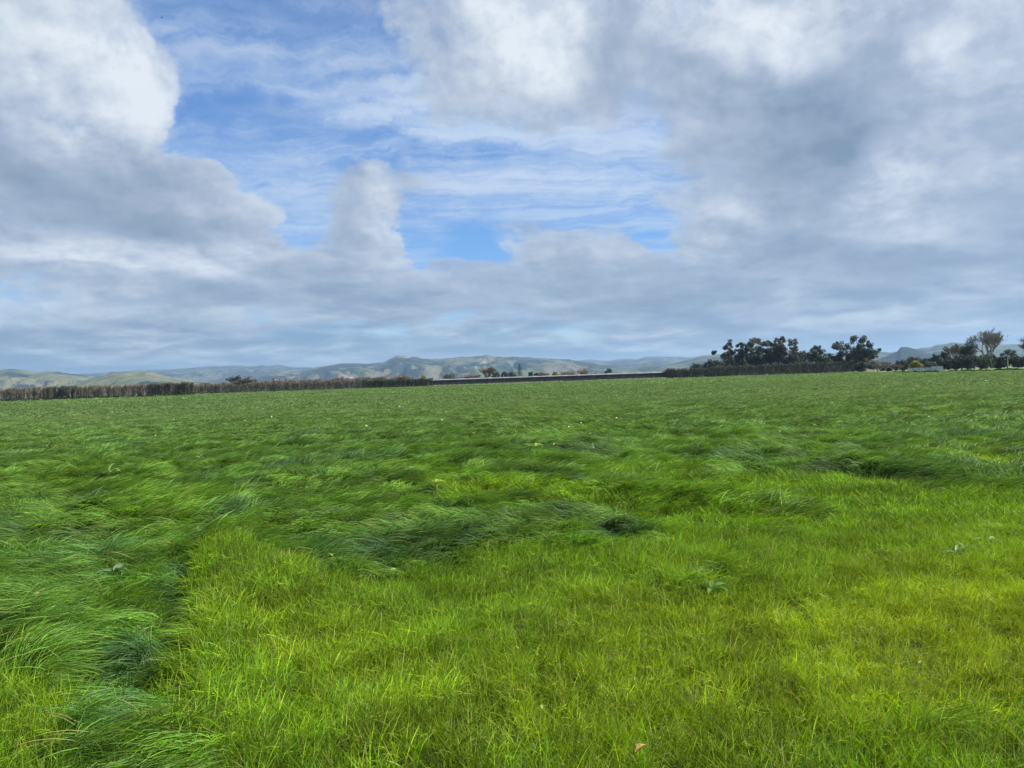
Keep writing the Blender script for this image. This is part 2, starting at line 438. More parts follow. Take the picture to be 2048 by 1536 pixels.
# ---- maps over the near field, drawn in the photograph's pixels and laid on the ground
MX0, MX1, MY0, MY1, MS = -700.0, 2750.0, 730.0, 1760.0, 5.0
MW, MH = int((MX1 - MX0) / MS), int((MY1 - MY0) / MS)
_gx, _gy = np.meshgrid(MX0 + (np.arange(MW) + .5) * MS, MY0 + (np.arange(MH) + .5) * MS)
def inside(poly):
    r = np.zeros(_gx.shape, bool); n = len(poly)
    for i in range(n):
        x0, y0 = poly[i]; x1, y1 = poly[(i + 1) % n]
        if y0 == y1: continue
        c = ((y0 > _gy) != (y1 > _gy)) & (_gx < (x1 - x0) * (_gy - y0) / (y1 - y0) + x0)
        r ^= c
    return r.astype(float)
def blur(a, sx, sy):
    for ax, sg in ((1, sx / MS), (0, sy / MS)):
        k = int(3 * sg) + 1
        g = np.exp(-0.5 * (np.arange(-k, k + 1) / sg) ** 2); g /= g.sum()
        p = np.pad(a, [(k, k) if i == ax else (0, 0) for i in range(2)], mode='edge')
        a = np.apply_along_axis(lambda v: np.convolve(v, g, 'valid'), ax, p)
    return a
def sample(mp, X, Y):
    u = np.clip((X - MX0) / MS - .5, 0, MW - 1.001); v = np.clip((Y - MY0) / MS - .5, 0, MH - 1.001)
    i = u.astype(int); j = v.astype(int); fu = u - i; fv = v - j
    return (mp[j, i] * (1 - fu) + mp[j, i + 1] * fu) * (1 - fv) + (mp[j + 1, i] * (1 - fu) + mp[j + 1, i + 1] * fu) * fv
def spots(items):
    a = np.zeros(_gx.shape)
    for (X, Y, sx, sy, ang, amt) in items:
        c, sn = math.cos(R(ang)), math.sin(R(ang))
        u = ((_gx - X) * c + (_gy - Y) * sn) / sx; v = (-(_gx - X) * sn + (_gy - Y) * c) / sy
        a += amt * np.exp(-(u * u + v * v))
    return a

def furrow(pts, width, amt):
    "a narrow line beaten through the crop, width and strength interpolated along it"
    best = np.full(_gx.shape, 1e9)
    for (xa, ya), (xb, yb) in zip(pts[:-1], pts[1:]):
        L2 = (xb - xa) ** 2 + (yb - ya) ** 2
        tt = np.clip(((_gx - xa) * (xb - xa) + (_gy - ya) * (yb - ya)) / L2, 0, 1)
        w = width * np.clip((_gy - 780) / 500, 0.08, 1.2)
        d = np.hypot(_gx - xa - tt * (xb - xa), (_gy - ya - tt * (yb - ya)) * 1.6) / w
        best = np.minimum(best, d)
    return amt * np.exp(-best ** 2)
FURROWS = ([(230, 1500), (285, 1400), (335, 1280), (365, 1190), (430, 1085), (520, 1042), (640, 1010), (760, 985)],
           [(-40, 1120), (90, 1062), (190, 1032), (320, 990), (470, 945), (560, 905), (640, 870)],
           [(640, 1190), (760, 1150), (880, 1150), (930, 1110)], [(835, 1000), (880, 1040), (1040, 1050), (1150, 1062), (1260, 1105)],
           [(960, 950), (1120, 985), (1300, 1000), (1450, 1010)], [(1450, 950), (1650, 965), (1900, 990), (2080, 985)], [(540, 955), (700, 935), (900, 925), (1100, 912), (1250, 930)])
# standing (upright, yellow-green) grass
stand = inside([(395, 1900), (360, 1480), (385, 1330), (375, 1240), (400, 1140), (470, 1105), (560, 1160), (640, 1205), (760, 1190),
                (900, 1165), (950, 1105), (1110, 1110), (1270, 1125), (1330, 1090), (1300, 1060), (1180, 1040), (1080, 1020), (900, 1015), (820, 1000),
                (840, 985), (1020, 990), (1200, 1012), (1350, 1040), (1480, 1048), (1640, 1050), (1560, 1030), (1440, 1018),
                (1300, 998), (1180, 968), (1190, 950), (1320, 965), (1500, 985), (1480, 965), (1560, 950), (1700, 962), (1850, 985), (2048, 1003), (2750, 1060), (2750, 1900)])
stand = np.maximum(stand, inside([(-700, 1900), (-700, 1380), (0, 1350), (130, 1385), (190, 1420), (210, 1480), (190, 1900)]))
stand_soft = np.clip(blur(stand, 80, 34), 0, 1)
stand = blur(stand, 24, 9)
stand += spots([(1960, 930, 110, 10, 4, 0.8), (2020, 945, 60, 9, 0, 0.5), (1860, 826, 90, 5, 0, 0.5), (250, 1010, 120, 18, -12, 0.35), (330, 1030, 90, 30, 15, 0.35),
                (420, 1100, 60, 30, -20, 0.3), (260, 1230, 50, 26, -60, 0.45), (1010, 925, 90, 8, 4, 0.25), (200, 960, 120, 14, 0, 0.2), (620, 1010, 110, 14, 0, 0.22)])
stand -= spots([(1600, 1030, 60, 14, 5, 0.6), (1420, 1170, 70, 26, 0, 0.45), (1060, 1180, 160, 40, 10, 0.12), (1750, 1100, 160, 22, 4, 0.2), (1500, 1075, 120, 14, 4, 0.25),
                (1930, 1505, 160, 26, 20, 0.35), (1960, 1080, 120, 20, 0, 0.2)])
stand = np.clip(stand, 0, 1)
stand_soft = np.clip(stand_soft + spots([(300, 1040, 220, 60, 0, 0.5), (180, 1270, 160, 60, 0, 0.35), (620, 1010, 180, 24, 0, 0.4), (100, 970, 200, 24, 0, 0.3), (950, 960, 200, 20, 0, 0.25), (420, 1120, 110, 40, 0, 0.3)]), 0, 1)
# how yellow the standing grass has gone: strongest where it is short and thin, front right
yel = spots([(1750, 1320, 520, 150, 0, 0.75), (1100, 1440, 480, 130, 0, 0.55), (2050, 1230, 350, 130, 0, 0.55), (1300, 1240, 260, 50, 5, 0.4), (620, 1290, 220, 60, 10, 0.42), (560, 1180, 90, 30, 15, 0.2),
             (1300, 1000, 260, 18, 5, 0.25), (980, 1000, 150, 14, 3, 0.25), (1960, 930, 130, 12, 4, 0.40), (1860, 827, 70, 4, 0, 0.9), (2050, 1450, 250, 160, 0, 0.3), (1750, 960, 200, 16, 4, 0.15), (120, 1470, 160, 60, 0, 0.18)])
yel = np.clip(yel, 0, 1)
# bare, short and thin places
thin = 0.25 * np.clip(spots([(1850, 1370, 230, 50, 8, 0.9), (1330, 1500, 170, 50, 5, 0.7), (1700, 1340, 160, 40, 0, 0.5), (230, 1480, 50, 30, 0, 0.6), (1480, 1500, 90, 40, 0, 0.4), (900, 1420, 120, 40, 0, 0.3), (1960, 1085, 70, 16, 0, 0.5)]), 0, 1)
# bluish sheen and darkness of beaten-down hollows, painted into the blade tint
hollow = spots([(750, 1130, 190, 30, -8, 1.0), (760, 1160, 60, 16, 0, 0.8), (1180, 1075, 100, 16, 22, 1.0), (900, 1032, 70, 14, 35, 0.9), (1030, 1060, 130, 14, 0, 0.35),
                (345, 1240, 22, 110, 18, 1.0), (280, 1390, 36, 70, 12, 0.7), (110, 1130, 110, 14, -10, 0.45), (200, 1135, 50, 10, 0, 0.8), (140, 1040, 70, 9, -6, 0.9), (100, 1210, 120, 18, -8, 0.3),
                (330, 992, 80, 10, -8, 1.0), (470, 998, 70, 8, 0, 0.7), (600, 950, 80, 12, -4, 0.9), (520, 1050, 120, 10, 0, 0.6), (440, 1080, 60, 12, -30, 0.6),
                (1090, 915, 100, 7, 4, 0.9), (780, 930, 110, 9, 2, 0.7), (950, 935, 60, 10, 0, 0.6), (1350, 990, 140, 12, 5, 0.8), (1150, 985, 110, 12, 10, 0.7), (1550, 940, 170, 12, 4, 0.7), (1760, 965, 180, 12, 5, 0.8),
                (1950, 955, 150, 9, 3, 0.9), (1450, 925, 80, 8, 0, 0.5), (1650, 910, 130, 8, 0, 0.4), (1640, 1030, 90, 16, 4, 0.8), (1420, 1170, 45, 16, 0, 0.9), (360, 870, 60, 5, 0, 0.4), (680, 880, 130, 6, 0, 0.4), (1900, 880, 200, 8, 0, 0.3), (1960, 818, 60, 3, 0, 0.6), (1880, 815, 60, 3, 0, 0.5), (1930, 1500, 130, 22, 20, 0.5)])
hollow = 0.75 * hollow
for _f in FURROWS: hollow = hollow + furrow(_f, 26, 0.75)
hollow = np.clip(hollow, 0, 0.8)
# how far each tuft lies over: the lay of the grass as pixel-plane arrows (tip direction), blended between
_lay = [(60, 1220, -1.0, 0.25), (120, 1120, -1, 0.2), (60, 1040, -1, 0.15), (260, 1160, 0.9, 0.5), (180, 1290, 0.9, 0.4), (90, 1330, 0.8, 0.5), (330, 1180, -0.8, 0.7), (290, 1330, -0.8, 0.6), (260, 1430, -0.7, 0.7),
        (450, 1200, 0.7, 0.9), (420, 1330, 0.8, 0.7), (430, 1130, 0.9, 0.4), (600, 1100, 0.9, 0.3), (700, 1050, 0.9, 0.25), (750, 1120, -0.6, 0.7), (860, 1080, 1, 0.2), (600, 980, 1, -0.1), (350, 1040, 1, 0.3), (200, 1010, 0.9, 0.2),
        (850, 1020, 0.9, 0.4), (960, 1060, -0.9, 0.3), (1100, 1070, -1, 0.25), (1200, 1090, 0.4, 0.8), (1000, 1000, 0.7, 0.5), (1300, 1010, 0.7, 0.5), (1500, 960, -0.8, 0.3), (1000, 930, 0.9, 0.2), (1100, 880, -1, 0.2), (1600, 930, -0.9, 0.3), (1900, 900, 0.9, 0.2),
        (400, 900, 1, 0.15), (100, 900, 1, 0.1), (700, 880, 1, 0.2), (1400, 870, 0.9, 0.2), (1000, 1200, 0.5, 0.6), (1200, 1400, 0.5, 0.5), (1700, 1200, 0.3, 0.6), (1900, 1480, 0.8, 0.5), (700, 1400, 0.4, 0.7), (1600, 1040, 0.7, 0.4)]
def lay_direction(X, Y):
    u = np.zeros_like(X); v = np.zeros_like(X)
    for (a, b, p, q) in _lay:
        w = 1.0 / ((X - a) ** 2 + (2.6 * (Y - b)) ** 2 + 900.0) ** 1.5
        n = math.hypot(p, q); u += w * p / n; v += w * q / n
    return np.arctan2(-v, u)           # photograph down is towards the camera (-y)
# low swells of the sward and the ground under it
mound = spots([(470, 1150, 110, 45, 10, 0.13), (600, 1210, 160, 40, 8, 0.08), (1050, 1005, 260, 14, 4, 0.10), (1400, 1030, 220, 14, 4, 0.07), (330, 1050, 140, 30, -10, 0.12), (140, 1080, 120, 18, -10, 0.08),
               (180, 1280, 110, 40, -10, 0.10), (450, 1290, 50, 110, 15, 0.08), (1300, 970, 160, 9, 4, 0.08), (1700, 965, 240, 10, 4, 0.09), (560, 990, 120, 10, -5, 0.10), (900, 950, 140, 9, 4, 0.10), (1100, 900, 110, 7, 4, 0.12),
               (650, 1075, 150, 16, 4, 0.06), (1250, 1150, 200, 26, 5, 0.05), (950, 1110, 60, 20, 0, 0.08),
               (750, 1145, 150, 18, -6, -0.06), (1170, 1080, 90, 12, 20, -0.06), (900, 1035, 50, 10, 35, -0.06), (335, 1280, 34, 150, 16, -0.12), (250, 1440, 60, 70, 10, -0.08), (1860, 828, 60, 4, 0, -0.1)])
for _f in FURROWS: mound = mound + furrow(_f, 75, 0.055) - furrow(_f, 24, 0.115)
def ground_z(x, y):
    x = np.asarray(x, float); y = np.asarray(y, float)
    X, Y = project(x, np.maximum(y, 0.5), np.zeros_like(x))
    z = 1.5 * sample(mound, X, Y) * np.clip((y - 1.5) / 1.5, 0, 1)
    far = np.clip((y - 9) / 10, 0, 1) * np.clip((70 - y) / 40, 0, 1)
    z = z + far * (0.22 * (fbm(x * 0.55, y * 0.85, 3) - 0.5) + 0.16 * (fbm(x * 1.3 + 9, y * 1.9, 2) - 0.5))
    z = z + (0.07 * (fbm(x * 2.2, y * 2.2, 2) - 0.5) + 0.07 * np.abs(fbm(x * 3.4 + 5, y * 4.2, 2) - 0.5) * (1 - 0.6 * sample(stand, X, Y))) * np.clip((60 - y) / 20, 0, 1)
    return np.where((y > 0) & (y < 90), z, 0.0)

# ================================================================== ground: one sheet to the horizon
def make_ground():
    ys = np.concatenate([[-20000, -4000, -800, -200, -60, -20, -6, 0], np.arange(1.0, 12, 0.12), np.geomspace(12, 90, 170), np.geomspace(94, 420, 60), np.geomspace(450, 24000, 26)])
    xs = np.concatenate([-np.geomspace(24000, 120, 24), np.arange(-110, -40, 2.5), np.arange(-40, -10, 0.6), np.arange(-10, 10, 0.14), np.arange(10, 40, 0.6), np.arange(40, 111, 2.5), np.geomspace(120, 24000, 24)])
    X, Y = np.meshgrid(xs, ys)
    Z = ground_z(X, Y) - 0.02
    n, k = X.shape
    V = np.stack([X, Y, Z], -1).reshape(-1, 3)
    i = np.arange(n - 1)[:, None] * k + np.arange(k - 1)[None, :]
    Fq = np.stack([i, i + 1, i + k + 1, i + k], -1).reshape(-1, 4)
    me = bpy.data.meshes.new('ground')
    me.from_pydata(V.tolist(), [], Fq.tolist())
    me.shade_smooth()
    m, s, out = material('ground')
    co = s.node('ShaderNodeTexCoord').outputs['Object']
    sep = s.node('ShaderNodeSeparateXYZ'); s.put(sep.inputs[0], co)
    soil = s.mix(s.noise(co, 9.0, 5.0, 0.6), (0.024, 0.030, 0.012), (0.045, 0.055, 0.018))
    straw = s.mix(s.noise(s.v('MULTIPLY', co, (1.0, 0.3, 1.0)), 160.0, 4.0, 0.7), (0.045, 0.065, 0.010), (0.12, 0.14, 0.03))
    near = s.mix(s.ramp(s.noise(co, 22.0, 6.0, 0.7), 0.42, 0.60), soil, straw)
    crop = s.mix(s.noise(s.v('MULTIPLY', co, (0.25, 1.0, 1.0)), 0.9, 5.0, 0.6), (0.10, 0.17, 0.04), (0.13, 0.21, 0.055))
    plain_c = s.mix(s.noise(co, 0.006, 6.0, 0.6), (0.075, 0.10, 0.035), (0.13, 0.115, 0.070))
    c = s.mix(s.ramp(sep.outputs['Y'], 40, 90), near, crop)
    c = s.mix(s.ramp(sep.outputs['Y'], 425, 470), c, plain_c)
    bump = s.noise(co, 6.0, 6.0, 0.65)
    principled(s, out, c, 0.95, 0.1, bump, 0.6, 0.06)
    return tag(link('ground', me, m), kind='structure')
make_ground()

# ================================================================== hills
def interp_profile(pts, X):
    p = np.array(pts, float)
    return np.interp(X, p[:, 0], p[:, 1])
def make_hills(name, pts, dist, depth, mat, x0, x1, rough, seed, step=5.0, dome=0.75):
    "a range whose crest follows a traced skyline, with spurs and gullies running down towards the plain"
    Xs = np.arange(x0, x1 + 1, step)
    crest_y = interp_profile(pts, Xs)
    T = np.concatenate([np.linspace(0, 1, 46), 1 + np.linspace(0.05, 0.6, 7)])
    V = np.zeros((len(T), len(Xs), 3))
    crest_h = np.maximum((horizon_y(Xs) - crest_y), 0.5) / F_PX
    base = np.stack([at_depth(X, 1.0) for X in Xs])
    for j, t in enumerate(T):
        d = dist - depth * (1 - t)
        x = base[:, 0] * d; y = base[:, 1] * d
        wob = fbm(x / 420 + seed, y / 420, 3) - 0.5
        h = crest_h * dist * math.sqrt(1.0) + EYE
        ridged = 1 - np.abs(2 * fbm(x / (170.0) + seed * 3 + wob, y / 420.0 + seed, 4) - 1) * 1.9
        tt = min(t, 1.0)
        shape = tt ** dome
        mid = 4 * tt * (1 - tt)
        z = h * np.clip(shape + rough * mid * (ridged - 0.55) + 0.12 * mid * wob, 0, None)
        lim = (crest_h * d + EYE) * (0.10 + 0.90 * tt ** 0.35)
        z = np.minimum(z, lim) if t < 1 else h * (1 - (t - 1) ** 2 * 1.2)
        if j == 0: z = np.full_like(z, -2.0)
        V[j, :, 0] = x; V[j, :, 1] = y; V[j, :, 2] = z
    k = len(Xs)
    # slight roughness of the crest itself
    V[45, :, 2] += (fbm(Xs / 9.0 + seed, Xs * 0 + seed, 3) - 0.5) * crest_h * dist * 0.05
    i = np.arange(len(T) - 1)[:, None] * k + np.arange(k - 1)[None, :]
    Fq = np.stack([i, i + 1, i + k + 1, i + k], -1).reshape(-1, 4)
    me = bpy.data.meshes.new(name)
    me.from_pydata(V.reshape(-1, 3).tolist(), [], Fq.tolist())
    me.shade_smooth()
    return tag(link(name, me, mat), kind='structure')

def hill_material(name, pasture, pasture2, forest, slip, forest_amt, slip_amt, seed, sc=1.0):
    m, s, out = material(name)
    co = s.v('ADD', s.node('ShaderNodeTexCoord').outputs['Object'], (seed * 731.0, seed * 377.0, 0.0))
    co = s.v('MULTIPLY', co, (1.0, 0.55, 1.4))
    grass = s.mix(s.ramp(s.noise(co, 0.0035 * sc, 5.0, 0.6), 0.35, 0.65), pasture, pasture2)
    w = s.noise(co, 0.0026 * sc, 6.0, 0.62, 0.6)
    trees = s.ramp(w, 0.62 - forest_amt, 0.65 - forest_amt)
    clump = s.ramp(s.noise(co, 0.022 * sc, 4.0, 0.7), 0.60, 0.66)
    sl = s.ramp(s.noise(s.v('ADD', co, (900, 0, 0)), 0.0045 * sc, 5.0, 0.65, 0.5), 0.70 - slip_amt, 0.76 - slip_amt)
    c = s.mix(sl, grass, slip)
    c = s.mix(s.m('MAXIMUM', trees, s.m('MULTIPLY', clump, 0.7)), c, forest)
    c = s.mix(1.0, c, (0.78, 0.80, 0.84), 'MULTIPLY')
    principled(s, out, c, 0.95, 0.05, s.noise(co, 0.02, 5.0, 0.7), 1.0, 14.0)
    return m

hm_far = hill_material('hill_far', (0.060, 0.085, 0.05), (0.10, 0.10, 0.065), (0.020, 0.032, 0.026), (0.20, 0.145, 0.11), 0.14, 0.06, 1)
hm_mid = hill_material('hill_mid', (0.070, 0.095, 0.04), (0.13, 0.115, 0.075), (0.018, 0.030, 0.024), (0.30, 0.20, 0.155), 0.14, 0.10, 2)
hm_lit = hill_material('hill_lit', (0.080, 0.10, 0.042), (0.16, 0.15, 0.08), (0.022, 0.034, 0.028), (0.32, 0.25, 0.14), 0.06, 0.08, 3, 1.9)  # paler pasture colour stands in for sunlight on these hills
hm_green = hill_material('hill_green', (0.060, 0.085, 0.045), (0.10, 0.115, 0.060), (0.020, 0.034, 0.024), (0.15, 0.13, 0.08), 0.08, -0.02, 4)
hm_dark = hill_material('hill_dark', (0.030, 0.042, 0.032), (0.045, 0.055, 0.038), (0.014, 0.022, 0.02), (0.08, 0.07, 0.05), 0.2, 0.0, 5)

far_pts = [(-900, 752), (-400, 752), (0, 753), (100, 752), (150, 748), (220, 744.5), (300, 740), (330, 739), (360, 738), (400, 734), (430, 732), (450, 732.5), (470, 730.5), (500, 732.5), (515, 732), (528, 730), (538, 732.5), (558, 729), (579, 734),
           (600, 735), (627, 735), (652, 732), (700, 731), (800, 722), (900, 724), (1000, 720), (1100, 719), (1160, 721), (1180, 719), (1201, 721.5), (1221, 721.5), (1242, 718), (1275, 718.5), (1293, 713), (1310, 712.5), (1328, 713), (1379, 715), (1450, 718), (1600, 716), (1800, 708), (2000, 702), (2500, 680), (3000, 662)]
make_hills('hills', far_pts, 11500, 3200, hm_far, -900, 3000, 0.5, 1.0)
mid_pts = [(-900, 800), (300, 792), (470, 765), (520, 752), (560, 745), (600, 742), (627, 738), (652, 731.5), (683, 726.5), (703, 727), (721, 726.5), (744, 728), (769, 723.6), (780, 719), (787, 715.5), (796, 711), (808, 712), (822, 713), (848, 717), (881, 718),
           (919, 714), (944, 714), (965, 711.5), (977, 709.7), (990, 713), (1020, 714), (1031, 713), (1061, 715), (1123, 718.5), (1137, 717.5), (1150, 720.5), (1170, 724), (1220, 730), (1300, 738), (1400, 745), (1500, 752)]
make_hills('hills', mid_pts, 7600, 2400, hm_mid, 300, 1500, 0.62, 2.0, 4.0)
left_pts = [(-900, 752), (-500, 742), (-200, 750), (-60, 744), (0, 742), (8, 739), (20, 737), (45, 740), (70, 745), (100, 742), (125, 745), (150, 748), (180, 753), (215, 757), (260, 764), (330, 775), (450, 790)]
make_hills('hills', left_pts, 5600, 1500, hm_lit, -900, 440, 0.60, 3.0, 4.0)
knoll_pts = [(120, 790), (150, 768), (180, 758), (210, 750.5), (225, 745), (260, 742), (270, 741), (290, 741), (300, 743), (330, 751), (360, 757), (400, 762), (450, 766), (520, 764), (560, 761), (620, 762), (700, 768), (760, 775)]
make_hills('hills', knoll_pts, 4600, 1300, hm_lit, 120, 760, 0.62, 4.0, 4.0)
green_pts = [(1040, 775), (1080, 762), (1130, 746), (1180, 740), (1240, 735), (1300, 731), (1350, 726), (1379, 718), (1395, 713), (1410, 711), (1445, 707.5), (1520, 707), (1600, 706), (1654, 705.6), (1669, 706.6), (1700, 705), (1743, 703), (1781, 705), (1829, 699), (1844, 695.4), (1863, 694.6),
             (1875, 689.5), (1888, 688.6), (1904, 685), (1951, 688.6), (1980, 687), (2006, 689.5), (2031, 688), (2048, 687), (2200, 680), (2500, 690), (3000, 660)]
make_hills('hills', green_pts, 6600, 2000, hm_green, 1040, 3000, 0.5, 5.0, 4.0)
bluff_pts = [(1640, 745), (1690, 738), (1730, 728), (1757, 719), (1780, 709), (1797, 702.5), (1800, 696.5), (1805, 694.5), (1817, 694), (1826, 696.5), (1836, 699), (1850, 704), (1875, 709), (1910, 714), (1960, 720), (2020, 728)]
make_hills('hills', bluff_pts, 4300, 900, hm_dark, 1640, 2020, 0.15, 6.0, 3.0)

# ================================================================== air: haze over the plain
def make_haze():
    mb = MB(); mb.box((-25000, -21000, -6), (25000, 25000, 400))
    o = mb.build('haze', None)
    m = bpy.data.materials.new('haze'); m.use_nodes = True
    nt = m.node_tree; nt.nodes.clear()
    out = nt.nodes.new('ShaderNodeOutputMaterial')
    v = nt.nodes.new('ShaderNodeVolumePrincipled')
    v.inputs['Color'].default_value = (0.40, 0.60, 0.86, 1)
    v.inputs['Density'].default_value = 6.8e-5
    v.inputs['Anisotropy'].default_value = 0.2
    nt.links.new(v.outputs[0], out.inputs['Volume'])
    m.cycles.homogeneous_volume = True
    o.data.materials.append(m)
    return tag(o, kind='stuff')
make_haze()

# ================================================================== trees
def leaf_quads(r, centres, radii, n, size, flat=0.7):
    "n leaf-sized faces scattered through each clump"
    out = []
    for c, rad in zip(centres, radii):
        rad = np.broadcast_to(np.asarray(rad, float), (3,))
        d = unit(r.normal(size=(n, 3))); k = r.random((n, 1)) ** 0.45
        p = np.asarray(c) + d * k * rad
        nrm = unit(r.normal(size=(n, 3)) + d * 0.7)
        a = unit(np.cross(nrm, r.normal(size=(n, 3)))); b = np.cross(nrm, a)
        s = size * r.uniform(0.6, 1.35, (n, 1))
        a = a * s; b = b * s * flat
        out.append(np.stack([p - a * 0.5, p + b * 0.5, p + a * 0.5, p - b * 0.5], 1))
    return np.concatenate(out)

def limb(mb, r, p0, p1, r0, r1, sides=5, wig=0.08, k=5):
    p0, p1 = np.asarray(p0, float), np.asarray(p1, float)
    t = np.linspace(0, 1, k)[:, None]
    L = np.linalg.norm(p1 - p0)
    pts = p0 + (p1 - p0) * t
    pts[1:-1] += r.normal(0, wig * L / k, (k - 2, 3))
    pts[:, 2] += np.sin(t[:, 0] * math.pi) * L * 0.05
    mb.tube(pts, np.linspace(r0, r1, k), sides, cap=False)

def gum_meshes(seed, h, w, clumps, low=0.25, per=120, leaf=0.55, dense=1.0):
    "open-crowned gum: bare pale limbs ending in separate leaf clumps, sky between them"
    r = np.random.default_rng(seed)
    tb, cb = MB(), MB()
    fork = np.array([r.normal(0, .05) * w, 0, h * r.uniform(0.16, 0.28)])
    limb(tb, r, (0, 0, -0.2), fork, h * 0.026, h * 0.018, 8)
    cs, rs = [], []
    clumps = list(clumps)
    tops = sorted(clumps, key=lambda c: c[0])
    for k in range(34):               # inner and lower foliage
        u = r.uniform(-0.8, 0.8)
        tv = np.interp(u, [c[0] for c in tops], [c[1] for c in tops])
        clumps.append((u, max(0.25, min(tv, 0.95) * r.uniform(0.45, 0.88)), r.uniform(1.3, 2.1)))
    for (u, v, s) in clumps:          # u across (-1..1 of half width), v height (0..1), s clump size in metres
        c = np.array([u * w, r.normal(0, w * 0.30), v * h - s * 0.6])
        mid = fork + (c - fork) * r.uniform(0.45, 0.6) + np.array([0, 0, h * 0.05])
        limb(tb, r, fork + r.normal(0, .1, 3), mid, h * 0.012, h * 0.007, 5)
        limb(tb, r, mid, c, h * 0.007, h * 0.0025, 4)
        for k in range(int(7 * dense) + 1):
            o = r.normal(0, 0.60, 3) * s * np.array([1, 1, 0.7])
            cs.append(c + o); rs.append(np.array([1, 1, 0.85]) * s * r.uniform(0.48, 0.90))
    cb.quads(leaf_quads(r, cs, rs, per, leaf))
    return tb.mesh('trunk', True), cb.mesh('crown')

def bush_meshes(seed, h, w, n=44, per=85, leaf=0.5, top=1.0, base=0.05, trunk=True):
    "dense evergreen: clumps packed through the crown, ragged outline"
    r = np.random.default_rng(seed)
    tb, cb = MB(), MB()
    cs, rs = [], []
    for k in range(n):
        d = unit(r.normal(size=3)); kk = r.random() ** 0.4 * 0.80
        c = np.array([d[0] * w * kk, d[1] * w * 0.75 * kk, h * (base + (1 - base) * 0.5) + d[2] * h * (1 - base) * 0.5 * kk * top])
        s = r.uniform(0.26, 0.42) * min(w, h * 0.6)
        cs.append(c); rs.append(np.array([1, 1, 0.8]) * s)
    limb(tb, r, (0, 0, -0.2), (0, 0, h * 0.6), h * 0.03 + 0.03, h * 0.012, 7)
    for c in cs[:10]: limb(tb, r, (0, 0, h * 0.25), c, h * 0.012, h * 0.004, 4)
    cb.quads(leaf_quads(r, cs, rs, per, leaf))
    return tb.mesh('trunk', True), cb.mesh('crown')

def bare_meshes(seed, h, w, levels=5, split=3, up=0.55, thick=0.022, twig=0.03, first=0.12):
    "leafless tree: repeated forking down to fine twigs"
    r = np.random.default_rng(seed)
    tb, cb = MB(), MB()
    def grow(p, d, L, rad, lev):
        q = p + d * L
        (tb if lev <= 1 else cb).tube([p, (p + q) / 2 + r.normal(0, L * 0.04, 3), q], [rad, rad * 0.85, rad * 0.7], 6 if lev <= 1 else 3, cap=False)
        if lev >= levels: return
        k = split + (r.random() < 0.5) + (1 if lev == 0 else 0)
        for i in range(int(k)):
            s = p + d * L * (r.uniform(0.55, 1.0) if lev else r.uniform(0.75, 1.0))
            an = r.uniform(0, 2 * math.pi)
            side = np.array([math.cos(an) * w / h * 2, math.sin(an) * w / h * 2, 0])
            nd = unit(d * 0.9 + side * r.uniform(0.25, 0.75) + np.array([0, 0, up * r.uniform(0.5, 1.2)]))
            grow(s, nd, L * r.uniform(0.62, 0.85) * (1.25 if lev == 0 else 1), max(rad * 0.55, twig), lev + 1)
    grow(np.array([0, 0, -0.2]), np.array([0, 0, 1.0]), h * first + 0.2, h * thick, 0)
    zmax = max(float(np.max(a[:, 2])) for a in cb.v)
    xmax = np.percentile(np.abs(np.concatenate([a[:, 0] for a in cb.v])), 97)
    for b in (tb, cb):
        for a in b.v: a[:, 2] *= h / zmax; a[:, :2] *= w / xmax
    return tb.mesh('trunk', True), cb.mesh('crown')

def pine_meshes(seed, h, w, tiers=15):
    "Norfolk-type pine: straight stem, level whorls getting shorter upwards"
    r = np.random.default_rng(seed)
    tb, cb = MB(), MB()
    tb.tube([(0, 0, -0.2), (0, 0, h * 0.5), (0, 0, h)], [h * 0.02, h * 0.012, 0.03], 7)
    Q = []
    for t in range(tiers):
        z = h * (0.08 + 0.90 * t / tiers)
        L = w * (1 - (z / h)) ** 0.75 * r.uniform(0.85, 1.08) + 0.15
        for b in range(7):
            a = b * 2 * math.pi / 7 + r.uniform(-.2, .2) + t * 0.5
            e = np.array([math.cos(a) * L, math.sin(a) * L, L * 0.16])
            limb(tb, r, (0, 0, z), np.array([0, 0, z]) + e, 0.05, 0.02, 3, 0.02, 3)
            for k in range(9):
                u = (k + 1) / 9.0
                p = np.array([0, 0, z]) + e * u
                Q.append((p, np.array([0.42, 0.42, 0.20]) * (0.7 + 0.5 * (1 - z / h))))
    cb.quads(leaf_quads(r, [q[0] for q in Q], [q[1] for q in Q], 5, 0.42, 0.5))
    return tb.mesh('trunk', True), cb.mesh('crown')

